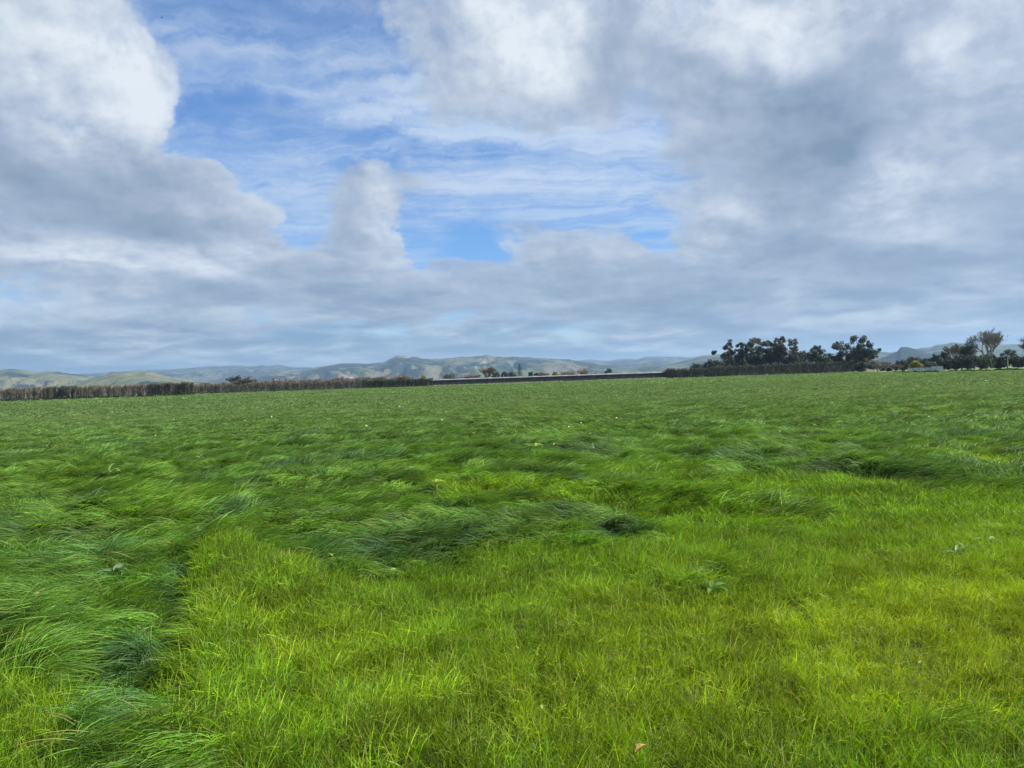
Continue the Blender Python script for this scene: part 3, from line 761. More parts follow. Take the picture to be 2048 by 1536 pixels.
def belt_meshes(seed, h, sp, n=130, leafn=50, wide=0.075):
    "one tree of a clipped shelter belt: straight stem and a tall flat-topped slab of twigs"
    r = np.random.default_rng(seed)
    tb, cb, lb = MB(), MB(), MB()
    lean = r.normal(0, 0.06, 2)
    tb.tube([(0, 0, -0.2), (lean[0] * h * .3, lean[1], h * 0.5), (lean[0] * h * .5, 0, h * 0.93)], [0.13, 0.10, 0.05], 6)
    z0 = r.uniform(0.12, 0.9, n) * h; L = r.uniform(0.16, 0.36, n) * h
    z1 = np.minimum(z0 + L, h * (1 + r.normal(0, 0.012, n)))
    x = r.uniform(-0.62, 0.62, n) * sp; y = r.uniform(-0.55, 0.55, n)
    p0 = np.stack([x * 0.75, y * 0.7, z0], -1); p1 = np.stack([x * 1.05 + r.normal(0, 0.12, n), y + r.normal(0, .12, n), z1], -1)
    an = r.uniform(0, math.pi, n); side = np.stack([np.cos(an), np.sin(an), np.zeros(n)], -1) * (wide * r.uniform(0.5, 1.2, n))[:, None]
    cb.quads(np.stack([p0 - side, p0 + side, p1 + side * 0.4, p1 - side * 0.4], 1))
    c = np.stack([r.uniform(-.6, .6, 8) * sp, r.uniform(-.4, .4, 8), r.uniform(0.25, 0.9, 8) * h], -1)
    cb.quads(leaf_quads(r, c, np.full((8, 3), 0.5), leafn // 8 + 1, 0.26))
    c = np.stack([np.linspace(-.6, .6, 9) * sp, r.uniform(-.6, .6, 9), r.uniform(0.02, 0.22, 9) * h], -1)
    lb.quads(leaf_quads(r, c, np.tile(np.array([[0.5, 0.5, 0.5]]), (9, 1)), 26, 0.30))
    return tb.mesh('trunk', True), cb.mesh('crown'), lb.mesh('lower_foliage')

def plant_tree(name, X, d, meshes, mats, label, cat='tree', group=None, rz=0.0, scale=1.0, parts=('trunk', 'crown', 'lower_foliage')):
    p = at_depth(X, d)
    o = empty(name, (p[0], p[1], 0.0), rz)
    o.scale = (scale,) * 3
    for nm, me, mt in zip(parts, meshes, mats):
        c = link(nm, me, None, o)
        if not me.materials: me.materials.append(mt)
    tag(o, label, cat, group)
    return o

def height_at(X, top_y, d):
    return (horizon_y(X) - top_y) / F_PX * d + EYE

def belt(x0, x1, d0, d1, h0, h1, sp, mats, label, group, seed, name='shelter_tree', n=130, leafn=50, wide=0.075, nvar=5, gaps=()):
    r = np.random.default_rng(seed)
    var = [belt_meshes(seed * 50 + k, 1.0 * (h0 + h1) / 2, sp, n, leafn, wide) for k in range(nvar)]
    for tup in var:
        for me, mt in zip(tup, mats): me.materials.append(mt)
    a, b = at_depth(x0, d0), at_depth(x1, d1)
    k = int(np.linalg.norm(b - a) / sp)
    for i in range(k + 1):
        t = i / k
        p = a + (b - a) * t
        X = x0 + (x1 - x0) * t
        if any(g0 < X < g1 for g0, g1 in gaps): continue
        o = empty(name, (p[0] + r.normal(0, .1), p[1] + r.normal(0, .25), 0.0), r.choice([0, math.pi]) + r.normal(0, .1))
        s = (h0 + (h1 - h0) * t) / ((h0 + h1) / 2)
        o.scale = (1.0, 1.0, s * r.uniform(0.93, 1.05))
        for nm, me in zip(('trunk', 'crown', 'lower_foliage'), var[r.integers(nvar)]):
            link(nm, me, None, o)
        tag(o, label, 'tree', group)

# ---- shelter belts along the far side of the field
belt(-160, 98, 300, 300, 5.3, 5.4, 1.9, (M['bark_belt'], M['twig_brown'], M['leaf_belt']), 'bare brown clipped shelter tree in the hedge row before the sunlit pale hills', 'brown belt below the pale hills', 21, n=210, leafn=70)
belt(100, 146, 297, 297, 5.4, 5.4, 1.7, (M['bark_belt'], M['twig_dark'], M['leaf_belt']), 'dense dark clipped shelter tree amid the brown hedge row', 'dark stretch of the brown belt', 22, n=280, leafn=120)
belt(148, 296, 300, 300, 5.3, 5.2, 1.9, (M['bark_belt'], M['twig_brown'], M['leaf_belt']), 'bare brown clipped shelter tree between two darker stretches of hedge row', 'brown belt between darker stretches', 23, n=220, leafn=80)
belt(298, 384, 298, 298, 5.2, 5.4, 1.6, (M['bark_pale'], M['twig_dark'], M['leaf_belt']), 'dark clipped shelter tree with pale stem near the squared end of its hedge row', 'dark squared end of the brown belt', 24, n=260, leafn=100)
belt(388, 850, 404, 424, 5.0, 4.6, 2.5, (M['bark_belt'], M['twig_dark'], M['leaf_belt']), 'thin clipped shelter tree with pale stem and dark green skirt before bare brown woodland', 'thin green-brown belt beside the netting', 25, n=190, leafn=150, wide=0.085)
belt(730, 862, 418, 422, 4.7, 4.6, 2.0, (M['bark'], M['leaf_belt'], M['leaf_belt']), 'leafy dark green shelter tree in the row ending at the crop netting', 'leafy belt end at the netting', 26, n=190, leafn=160, wide=0.1)
belt(1338, 1708, 388, 392, 5.0, 6.0, 2.0, (M['bark_belt'], M['twig_dark'], M['leaf_dark']), 'dark clipped shelter tree in the row before the tall gums', 'dark belt before the gums', 27, n=260, leafn=160, wide=0.09)
# paler, taller winter woodland behind the thin belt
belt(392, 735, 520, 540, 7.2, 7.8, 3.6, (M['bark_belt'], M['twig_pale'], M['twig_brown']), 'pale leafless woodland tree showing its twigs above the thin clipped belt', 'pale winter woodland behind the thin belt', 28, name='woodland_tree', n=280, leafn=60, wide=0.10)

# ---- gums
G = at_depth
gum_group = 'tall gums behind the dark belt'
gums = [
    (1429, 428, 702, 24, [(-.7, .50, 1.8), (-.1, .62, 1.8), (.5, .55, 2.0), (.05, .98, 1.1), (.9, .42, 2.0), (-.5, .30, 2.2), (.4, .28, 2.4)], 'slim gum with one small tuft of leaves high above the rest', 'leaf_gum'),
    (1474, 430, 682, 30, [(-.75, .88, 1.6), (-.25, .98, 1.7), (.3, .95, 1.5), (.75, .78, 1.8), (-.3, .74, 1.6), (.15, .60, 2.0), (.9, .52, 2.2), (-.7, .45, 2.0), (.3, .40, 2.6), (-.2, .30, 2.6), (.8, .28, 2.6)], 'gum with ragged broken crown beside the slim tufted one', 'leaf_gum'),
    (1518, 430, 678, 34, [(-.75, .80, 2.0), (-.35, .93, 2.2), (.0, .99, 2.3), (.35, .92, 1.9), (.75, .93, 1.8), (.95, .84, 1.6), (-.1, .80, 2.2), (.6, .72, 2.0), (-.9, .66, 1.8), (.5, .48, 2.3), (.85, .40, 2.4), (-.7, .40, 2.4), (.1, .30, 2.6)], 'broad domed gum with bare pale limbs under its canopy', 'leaf_gum'),
    (1572, 428, 677, 30, [(-.15, .99, 1.7), (.35, .90, 1.8), (-.75, .78, 1.8), (-.4, .88, 1.6), (.75, .74, 2.0), (1.0, .60, 2.0), (-.55, .62, 1.8), (.3, .55, 2.2), (.0, .45, 2.4), (.7, .40, 2.6), (-.7, .40, 2.6), (.2, .28, 2.8)], 'peaked gum with rusty tinged upper leaves', 'leaf_gum_warm'),
    (1632, 424, 690, 30, [(.15, .98, 1.5), (.35, .84, 1.8), (-.2, .80, 1.9), (-.7, .68, 2.2), (.75, .62, 2.0), (.1, .62, 2.4), (-.3, .50, 2.6), (.5, .44, 2.4), (.95, .38, 1.8), (-.9, .48, 2.2), (-.7, .30, 2.6), (.3, .28, 2.8)], 'dense rounded gum at the end of its row with one leafy peak', 'leaf_gum'),
    (1708, 398, 675, 38, [(.0, .97, 1.9), (.35, .95, 1.8), (-.65, .88, 2.0), (-.9, .80, 1.6), (-.35, .80, 2.2), (.6, .80, 2.0), (.15, .72, 2.4), (.85, .66, 2.0), (-.55, .62, 2.2), (-.1, .56, 2.6), (.98, .48, 1.9), (.55, .50, 2.2), (-.85, .46, 2.0), (.2, .40, 2.4), (-.4, .36, 2.4), (.75, .32, 2.0), (.95, .24, 1.6), (.1, .24, 2.2)], 'big lone gum standing past the squared end of the dark belt', 'leaf_gum'),
]
for i, (X, d, top, hw, cl, label, mt) in enumerate(gums):
    h = height_at(X, top, d); w = hw / F_PX * d
    plant_tree('gum_tree', X, d, gum_meshes(300 + i, h, w, cl), (M['bark_pale'], M[mt]), label, 'tree', gum_group)
# low evergreens under the gums
for i, (X, d, top, hw, label) in enumerate([
        (1392, 470, 724, 14, 'rounded dark green tree behind the bright end of the netting'), (1445, 418, 726, 26, 'low dark evergreen filling in below the ragged gum'), (1545, 418, 722, 36, 'low dark evergreen filling in below the domed gum'), (1600, 420, 716, 26, 'low dark evergreen between the peaked and rounded gums')]):
    plant_tree('evergreen_tree', X, d, bush_meshes(330 + i, height_at(X, top, d), hw / F_PX * d), (M['bark'], M['leaf_dark']), label)

# ---- trees behind the netting
mid = [
    ('bush', 902, 660, 742, 22, 'leaf_pine', 'low rounded dark tree behind the left end of the netting roof'),
    ('bare', 940, 640, 747, 20, 'twig_pale', 'wide pale leafless tree between dark rounded tree and tall brown one'),
    ('bare', 975, 620, 732, 15, 'twig_brown', 'tall brown leafless tree beside the dark conifers'),
    ('bush', 992, 615, 737, 9, 'leaf_pine', 'narrow dark conifer touching the tall brown leafless tree'),
    ('bush', 1010, 610, 742, 9, 'leaf_dark', 'small dark evergreen left of the tiered pine'),
    ('bush', 1024, 606, 740, 9, 'leaf_dark', 'small dark evergreen tucked against the tiered pine'),
    ('pine', 1040, 600, 725, 9, 'leaf_pine', 'tall tiered Norfolk-type pine rising above the netting'),
    ('bush', 1062, 605, 741, 6, 'leaf_dark', 'tiny dark shrub just past the tiered pine'),
    ('bush', 1073, 605, 742, 6, 'leaf_dark', 'tiny dark shrub next to the yellow tree'),
    ('bare', 1092, 640, 744, 14, 'twig_pale', 'pale low leafless tree beside the bright yellow tree'),
    ('bush', 1111, 620, 740, 7, 'leaf_yellow', 'bright yellow autumn tree above the netting'),
    ('bare', 1134, 640, 742, 16, 'twig_pale', 'pale twiggy tree between yellow and rust coloured trees'),
    ('bush', 1166, 615, 736, 15, 'leaf_rust', 'rust brown autumn tree above the netting'),
    ('bush', 1190, 640, 745, 6, 'leaf_pine', 'very small dark tree beside the rust brown one'),
    ('bush', 1217, 600, 735, 9, 'leaf_dark', 'lone upright dark green tree above the netting'),
    ('bush', 846, 900, 746, 8, 'leaf_yellow', 'golden tree far off against the hill foot'),
    ('bare', 480, 515, 750, 24, 'twig_dark', 'dark brown leafless clump rising above the pale woodland'),
    ('bush', 512, 545, 756, 4, 'leaf_pine', 'tiny dark conifer above the pale woodland, beside the brown clump'),
    ('pine', 547, 560, 755, 4, 'leaf_pine', 'thin dark conifer above the pale woodland'),
    ('pine', 559, 560, 757, 3, 'leaf_pine', 'thinnest dark conifer above the pale woodland'),
    ('pine', 572, 560, 757, 3, 'leaf_pine', 'small pointed conifer above the pale woodland'),
    ('pine', 676, 620, 755, 4, 'leaf_pine', 'left of three small conifers past the woodland edge'),
    ('pine', 685, 620, 753, 5, 'leaf_pine', 'tallest of three small conifers past the woodland edge'),
    ('bush', 694, 620, 757, 4, 'leaf_pine', 'roundest of three small conifers past the woodland edge'),
    ('bare', 760, 640, 752, 22, 'twig_pale', 'broad pale leafless tree behind the leafy belt end'),
    ('bare', 805, 640, 750, 20, 'twig_pale', 'pale leafless tree close behind the leafy belt end'),
    ('bare', 1345, 430, 736, 16, 'twig_dark', 'dark straggly tree at the bright end of the netting'),
    ('bare', 1365, 420, 738, 12, 'twig_dark', 'dark bare shrub beside the straggly tree'),
]
for i, (k, X, d, top, hw, mt, label) in enumerate(mid):
    h = height_at(X, top, d); w = hw / F_PX * d
    ms = {'bush': lambda: bush_meshes(360 + i, h, w, 34, 60, 0.6), 'bare': lambda: bare_meshes(360 + i, h, w, 5, 3, twig=0.05), 'pine': lambda: pine_meshes(360 + i, h, w)}[k]()
    plant_tree({'bush': 'leafy_tree', 'bare': 'bare_tree', 'pine': 'pine_tree'}[k], X, d, ms, (M['bark'], M[mt]), label)

# ---- garden and farmyard trees past the gums
right = [
    ('bare', 1755, 352, 719, 22, 'twig_grey', 'grey leafless tree just past the lone gum'),
    ('bush', 1722, 372, 722, 12, 'leaf_dark', 'dark shrub at the foot of the lone gum'),
    ('bush', 1778, 350, 729, 24, 'leaf_dark', 'low dark hedge shrub behind the pruned orchard trees'),
    ('bush', 1805, 345, 719, 16, 'leaf_dark', 'dark evergreen shrub left of the yellow bush'),
    ('bush', 1828, 350, 713, 18, 'leaf_dark', 'dark evergreen standing behind the yellow bush'),
    ('bush', 1856, 345, 713, 14, 'leaf_dark', 'dark evergreen between yellow bush and rounded column tree'),
    ('bush', 1871, 335, 704, 8, 'leaf_mid', 'narrow rounded column tree beside the big dark tree'),
    ('bush', 1832, 308, 722, 14, 'leaf_yellow', 'rounded yellow bush behind the pale fence'),
    ('bush', 1862, 306, 723, 11, 'leaf_grey', 'rounded grey-green bush behind the pale fence'),
    ('bush', 1889, 322, 700, 12, 'leaf_pine', 'dark tree on the fence side of the brown twiggy tree'),
    ('bare', 1908, 335, 686, 26, 'twig_brown', 'brown twiggy tree leaning on the big dark evergreen'),
    ('bush', 1935, 330, 678, 19, 'leaf_dark', 'big domed dark evergreen, tallest of the garden evergreens'),
    ('bush', 1912, 312, 710, 26, 'leaf_dark', 'broad dark shrub in front of the brown twiggy tree'),
    ('bush', 1940, 310, 708, 22, 'leaf_dark', 'broad dark shrub in front of the big domed evergreen'),
    ('bush', 1969, 312, 707, 19, 'leaf_mid', 'mid green shrub beneath the tall bare tree'),
    ('bare', 1975, 330, 655, 30, 'twig_grey', 'tall bare poplar-like tree, highest in the garden'),
    ('bush', 1999, 318, 719.5, 14, 'leaf_dark', 'dark shrub below the white roof'),
    ('bush', 2016, 322, 700, 16, 'leaf_pine', 'dark arching tree with a pale slender trunk'),
    ('bush', 2036, 314, 712, 18, 'leaf_dark', 'dark shrub past the tree with the pale trunk'),
    ('bare', 2044, 335, 670, 26, 'twig_brown', 'bare brown tree past the tall bare poplar-like one'),
    ('bush', 2075, 314, 708, 24, 'leaf_dark', 'dark hedge shrub at the outer end of the garden'),
    ('bush', 2125, 316, 705, 28, 'leaf_pine', 'outermost dark hedge tree of the garden'),
]
for i, (k, X, d, top, hw, mt, label) in enumerate(right):
    h = height_at(X, top, d); w = hw / F_PX * d
    if 'pale slender trunk' in label:
        r = np.random.default_rng(5)
        tb, cb = MB(), MB()
        limb(tb, r, (-1.0, -1.4, -0.1), (-0.9, -1.3, h * 0.55), 0.20, 0.13, 7)
        limb(tb, r, (-0.9, -1.3, h * 0.55), (-1.9, -1.2, h * 0.78), 0.11, 0.05, 5); limb(tb, r, (-0.9, -1.3, h * 0.55), (0.6, -1.0, h * 0.85), 0.11, 0.05, 5)
        cs = [(u * w, r.normal(0, .8), v * h) for u, v in ((-.7, .74), (-.3, .88), (.1, .93), (.5, .86), (.8, .72), (.0, .80), (.4, .70))]
        cb.quads(leaf_quads(r, cs, [np.array([1.1, 1.0, .8])] * len(cs), 120, 0.45))
        ms = (tb.mesh('trunk', True), cb.mesh('crown'))
        plant_tree('garden_tree', X, d - 10, ms, (M['bark_pale'], M[mt]), label); continue
    if k == 'bush': ms = bush_meshes(420 + i, h, w * 1.12, 60, 90, 0.42, base=0.0)
    else: ms = bare_meshes(420 + i, h, w, 6 if h > 12 else 5, 3, up=0.7, thick=0.009, twig=0.011 if h > 12 else 0.02)
    plant_tree('garden_tree' if k == 'bush' else 'bare_tree', X, d, ms, (M['bark_pale'] if mt == 'twig_grey' else M['bark'], M[mt]), label)
r_h = np.random.default_rng(77)
for i, X in enumerate(range(1884, 2150, 13)):
    h = r_h.uniform(4.4, 7.4)
    plant_tree('hedge_shrub', X, 319 + r_h.uniform(-3, 3), bush_meshes(500 + i, h, 2.1, 30, 70, 0.42, base=-0.05), (M['bark'], M['leaf_dark'] if i % 3 else M['leaf_pine']),
               'dark evergreen shrub of the unbroken garden hedge along the paddock', 'shrub', 'garden hedge along the paddock')
# pruned orchard trees
for i, X in enumerate((1747, 1759, 1771, 1784, 1797)):
    plant_tree('orchard_tree', X, 318 + (i % 2) * 5, bare_meshes(470 + i, 3.3, 1.7, 5, 3, up=0.15, thick=0.03, twig=0.03, first=0.35), (M['bark_pale'], M['twig_pale']),
               'low pruned leafless orchard tree with pale trunk past the lone gum', 'tree', 'pruned orchard trees past the lone gum')

# ================================================================== crop netting on posts
def netting():
    x0, x1, d = 858, 1392, 430.0
    a, b = at_depth(x0, d), at_depth(x1, d)
    L = b[0] - a[0]; n = 18; bay = L / n
    o = empty('crop_netting', (a[0], d, 0))
    tag(o, 'long crop netting with dark side cloth and white upper edge on posts', 'netting')
    r = np.random.default_rng(9)
    pm = MB(); pm.tube([(0, 0, -0.3), (0.02, 0, 2.4), (0, 0, 4.3)], [0.13, 0.12, 0.10], 7); pm = pm.mesh('post', True); pm.materials.append(M['post_wood'])
    for i in range(n + 1):
        p = link('post', pm, None, o, (i * bay, 0, 0)); p.rotation_euler = (r.normal(0, .015), r.normal(0, .015), 0)
    def cloth(zb, zt, yb, yt, sag, k=9):
        mb = MB(); V = []
        for u in np.linspace(0, 1, k):
            sg = math.sin(u * math.pi)
            for v in np.linspace(0, 1, 5):
                V.append((u * bay, yb + (yt - yb) * v + 0.18 * math.sin(v * math.pi) * sg + r.normal(0, .015), zb + (zt - zb) * v - sag * sg * v + r.normal(0, .02)))
        F = [(i * 5 + j, (i + 1) * 5 + j, (i + 1) * 5 + j + 1, i * 5 + j + 1) for i in range(k - 1) for j in range(4)]
        mb.add(V, F); return mb
    for i in range(n):
        low = 0.75 + r.normal(0, .08)
        cloth(low, 3.35, -0.16, -0.14, 0.05).build('side_net', M['net_dark'], o, (i * bay, 0, 0), True)
        hi = 3.95 + (0.15 if i > 11 else 0) + r.normal(0, .05)
        cloth(3.33, hi, -0.15, 0.75, 0.10).build('roof_edge_net', M['net_white'], o, (i * bay, 0, 0), True)
        cloth(3.9, 4.0, 0.75, 26, 0.06).build('roof_net', M['net_white'], o, (i * bay, 0, 0), True)
    w = MB(); w.tube([(0, -0.18, 3.36), (L, -0.18, 3.36)], 0.03, 4); w.build('cable', M['wire'], o)
    # vine rows under the roof, seen through the gap below the cloth
    for i in range(n):
        c = [(bay * (i + u), 4 + r.uniform(0, 6), 0.35 + r.uniform(0, .5)) for u in (0.2, 0.5, 0.8)]
        mb = MB(); mb.quads(leaf_quads(r, c, [np.array([1.4, 1.2, 0.5])] * 3, 26, 0.4))
        v = mb.build('vine', M['leaf_belt'], None, (a[0], d, 0)); tag(v, 'dark low vine growing in the shade under the crop netting', 'vine', 'vines under the crop netting')
netting()

# ================================================================== pale fence, house, small pale blocks
def pale_fence():
    a, b = at_depth(1816, 300), at_depth(1886, 292)
    L = float(np.linalg.norm(b - a)); n = 6; bay = L / n
    o = empty('pale_fence', (a[0], a[1], 0), math.atan2(b[1] - a[1], b[0] - a[0]))
    tag(o, 'low pale grey-white panel fence before the yellow bush', 'fence')
    pm = MB(); pm.box((-.07, -.07, -.2), (.07, .07, 1.65)); pm = pm.mesh('post'); pm.materials.append(M['post_wood'])
    r = np.random.default_rng(4)
    for i in range(n + 1): link('post', pm, None, o, (i * bay, 0.02, 0))
    for i in range(n):
        h = 1.35 + (0.3 if i >= 4 else 0) + r.normal(0, .03)
        for k in range(6):
            z = 0.06 + k * (h / 6)
            mb = MB(); mb.box((0.09, -0.03, z), (bay - 0.09, 0.0, z + h / 6 - 0.035)); mb.build('board', M['fence_pale'], o, (i * bay, -0.06 + r.normal(0, .008), 0))
pale_fence()

def house():
    p = at_depth(1987, 334)
    o = empty('farm_house', (p[0], p[1], 0), 0.25)
    tag(o, 'farm building glimpsed through the garden trees by its white roof', 'house')
    m = MB(); m.box((-2.2, -1.8, -0.2), (2.2, 1.8, 2.9)); m.build('wall', M['wall_house'], o)
    m = MB()
    m.add([(-2.6, -2.2, 2.75), (2.6, -2.2, 2.75), (2.6, 0, 3.75), (-2.6, 0, 3.75), (-2.6, 2.2, 2.75), (2.6, 2.2, 2.75),
           (-2.6, -2.2, 2.87), (2.6, -2.2, 2.87), (2.6, 0, 3.87), (-2.6, 0, 3.87), (-2.6, 2.2, 2.87), (2.6, 2.2, 2.87)],
          [(0, 1, 2, 3), (3, 2, 5, 4), (6, 9, 8, 7), (9, 10, 11, 8), (0, 6, 7, 1), (4, 5, 11, 10), (0, 3, 9, 6), (3, 4, 10, 9), (1, 7, 8, 2), (2, 8, 11, 5)])
    m.build('roof', M['roof_white'], o)
    for x in (-1.2, 1.0):
        w = MB(); w.box((x - .45, -1.86, 1.0), (x + .45, -1.79, 2.0)); w = w.build('window', M['roof_white'], o)
        g = MB(); g.box((x - .38, -1.88, 1.07), (x + .38, -1.85, 1.93)); g.build('pane', M['glass'], w)
house()
for X, d, label in ((1710, 383, 'small pale block on the grass at the foot of the lone gum'), (1534, 380, 'small pale block at the foot of the dark belt')):
    p = at_depth(X, d)
    m = MB(); m.box((-.5, -.4, -.1), (.5, .4, .55)); m.box((-.56, -.46, .55), (.56, .46, .66))
    o = m.build('pale_block', M['fence_pale'], None, (p[0], p[1], 0)); tag(o, label, 'block')

# paddock beyond the low dark bank at the right-hand end of the crop
def paddock():
    ks = [(1700, 380, 386), (1745, 318, 372), (1780, 262, 366), (1815, 214, 362), (1930, 197, 352), (2048, 183, 345), (2200, 170, 340), (2600, 152, 330)]
    mb = MB(); V = []
    for X, d0, d1 in ks:
        for t in np.linspace(0, 1, 5):
            p = at_depth(X, d0 + (d1 - d0) * t); V.append((p[0], p[1], 0.012))
    mb.add(V, [(i * 5 + j, (i + 1) * 5 + j, (i + 1) * 5 + j + 1, i * 5 + j + 1) for i in range(len(ks) - 1) for j in range(4)])
    m = plain('paddock', (0.13, 0.18, 0.07), (0.19, 0.23, 0.10), 0.12)
    tag(mb.build('paddock', m), kind='structure')
    # the bank: a low rough ridge of rank growth, coloured dark for the ditch shadow
    r = np.random.default_rng(12)
    pts = [at_depth(X, d0) for X, d0, _ in ks[2:]]
    V = []; n = 0
    line = []
    for a, b in zip(pts[:-1], pts[1:]):
        k = max(4, int(np.linalg.norm(b - a) / 0.8))
        line += [a + (b - a) * t for t in np.linspace(0, 1, k, endpoint=False)]
    for i, p in enumerate(line):
        hgt = 0.55 * (0.75 + 0.5 * r.random()) * min(1, i / 12 + .1)
        for dy, z in ((-0.5, -0.05), (-0.25, hgt * 0.8), (0.1, hgt), (0.7, -0.05)): V.append((p[0], p[1] + dy, z))
    mb = MB(); mb.add(V, [(i * 4 + j, (i + 1) * 4 + j, (i + 1) * 4 + j + 1, i * 4 + j + 1) for i in range(len(line) - 1) for j in range(3)])
    tag(mb.build('bank', plain('bank', (0.022, 0.034, 0.014), (0.04, 0.055, 0.022), 0.5)), kind='structure')
paddock()

# ================================================================== the grass crop
def blade_clump(name, kind, nb, rad, L, wid, seed, segs=4):
    r = np.random.default_rng(seed)
    if kind == 'stand':
        phi = np.where(r.random(nb) < 0.45, r.normal(0, 0.8, nb), r.uniform(-math.pi, math.pi, nb))
        t0 = np.radians(r.uniform(0, 36, nb)); t1 = t0 + np.radians(np.minimum(r.gamma(1.8, 22, nb), 95))
        ln = L * r.uniform(0.45, 1.15, nb); zb = np.zeros(nb)
    elif kind == 'arch':
        phi = r.normal(0, 0.38, nb)
        t0 = np.radians(r.uniform(12, 38, nb)); t1 = np.radians(r.uniform(68, 108, nb))
        ln = L * r.uniform(0.65, 1.2, nb); zb = np.zeros(nb)
    else:
        phi = np.where(r.random(nb) < 0.86, r.normal(0, 0.42, nb), r.uniform(-math.pi, math.pi, nb))
        t0 = np.radians(r.uniform(42, 72, nb)); t1 = np.radians(r.uniform(82, 112, nb))
        ln = L * r.uniform(0.6, 1.2, nb); zb = r.uniform(0, 0.04, nb)
    rr = rad * np.sqrt(r.random(nb)); an = r.uniform(0, 2 * math.pi, nb)
    p = np.stack([rr * np.cos(an), rr * np.sin(an), zb], -1)
    if kind != 'stand': p[:, 0] -= ln * 0.35
    phi = phi + 0.0
    tw = r.normal(0, 0.5, nb)
    wv = r.uniform(0.55, 1.6, nb) * wid
    snap = np.where(r.random(nb) < 0.10, r.uniform(0.7, 1.5, nb), 0.0); at_ = r.uniform(0.4, 0.75, nb)
    rows = []
    n = segs + 1
    bend = r.normal(0, 0.25, nb)
    for i in range(n):
        u = i / segs
        th = t0 + (t1 - t0) * u ** 0.9 + np.where(u > at_, snap, 0.0)
        th = np.minimum(th, 2.2)
        ph = phi + bend * u
        dirv = np.stack([np.sin(th) * np.cos(ph), np.sin(th) * np.sin(ph), np.cos(th)], -1)
        if i: p = p + dirv * (ln / segs)[:, None]
        p[:, 2] = np.maximum(p[:, 2], 0.008 + 0.0 * u)
        side = np.stack([-np.sin(ph), np.cos(ph), np.zeros(nb)], -1)
        nrm = np.cross(dirv, side)
        a = tw + 0.9 * u * np.sign(tw)
        side = side * np.cos(a)[:, None] + nrm * np.sin(a)[:, None]
        w = (wv * (0.85, 1.0, 0.88, 0.62, 0.08)[min(4, int(round(u * 4)))] * 0.5)[:, None]
        rows.append(np.stack([p - side * w, p + side * w], 1))
    V = np.stack(rows, 1)                                   # nb, n, 2, 3
    base = np.arange(nb)[:, None, None] * (n * 2)
    k = np.arange(segs)[None, :, None] * 2
    Fq = (base + k + np.array([0, 1, 3, 2])[None, None, :]).reshape(-1, 4)
    me = bpy.data.meshes.new(name)
    me.from_pydata(V.reshape(-1, 3).tolist(), [], Fq.tolist())
    me.shade_smooth()
    rn = np.repeat(r.random(nb), n * 2).astype(np.float32)
    at = me.attributes.new('blade', 'FLOAT', 'POINT'); at.data.foreach_set('value', rn)
    al = np.tile(np.repeat(np.linspace(0, 1, n), 2), nb).astype(np.float32)
    at = me.attributes.new('along', 'FLOAT', 'POINT'); at.data.foreach_set('value', al)
    return me

def grass_material():
    m, s, out = material('grass_blade')
    tint = s.node('ShaderNodeAttribute', attribute_type='INSTANCER', attribute_name='tint').outputs['Color']
    b = s.node('ShaderNodeAttribute', attribute_type='GEOMETRY', attribute_name='blade').outputs['Fac']
    al = s.node('ShaderNodeAttribute', attribute_type='GEOMETRY', attribute_name='along').outputs['Fac']
    hsv = s.node('ShaderNodeHueSaturation')
    s.put(hsv.inputs['Hue'], s.ramp(b, 0, 1, 0.475, 0.525, 'LINEAR'))
    s.put(hsv.inputs['Saturation'], s.ramp(s.m('FRACT', s.m('MULTIPLY', b, 7.3)), 0, 1, 0.85, 1.1, 'LINEAR'))
    s.put(hsv.inputs['Value'], s.ramp(s.m('FRACT', s.m('MULTIPLY', b, 13.7)), 0, 1, 0.62, 1.38, 'LINEAR'))
    s.put(hsv.inputs['Color'], tint)
    # the odd dead straw-coloured blade, and straw tips
    straw = s.ramp(s.m('FRACT', s.m('MULTIPLY', b, 31.1)), 0.965, 0.985, 0, 0.75)
    col = s.mix(straw, hsv.outputs[0], (0.30, 0.27, 0.09))
    col = s.mix(s.m('MULTIPLY', s.ramp(al, 0.85, 1.0), 0.12), col, (0.30, 0.28, 0.08))
    d = s.node('ShaderNodeBsdfPrincipled'); s.put(d.inputs['Base Color'], col)
    d.inputs['Roughness'].default_value = 0.58; d.inputs['Specular IOR Level'].default_value = 0.22
    t = s.node('ShaderNodeBsdfTranslucent'); s.put(t.inputs[0], s.mix(1.0, col, (1.0, 1.0, 0.6), 'MULTIPLY'))
    x = s.node('ShaderNodeMixShader'); x.inputs[0].default_value = 0.40
    s.t.links.new(d.outputs[0], x.inputs[1]); s.t.links.new(t.outputs[0], x.inputs[2])
    s.t.links.new(x.outputs[0], out.inputs['Surface'])
    return m
M['grass'] = grass_material()

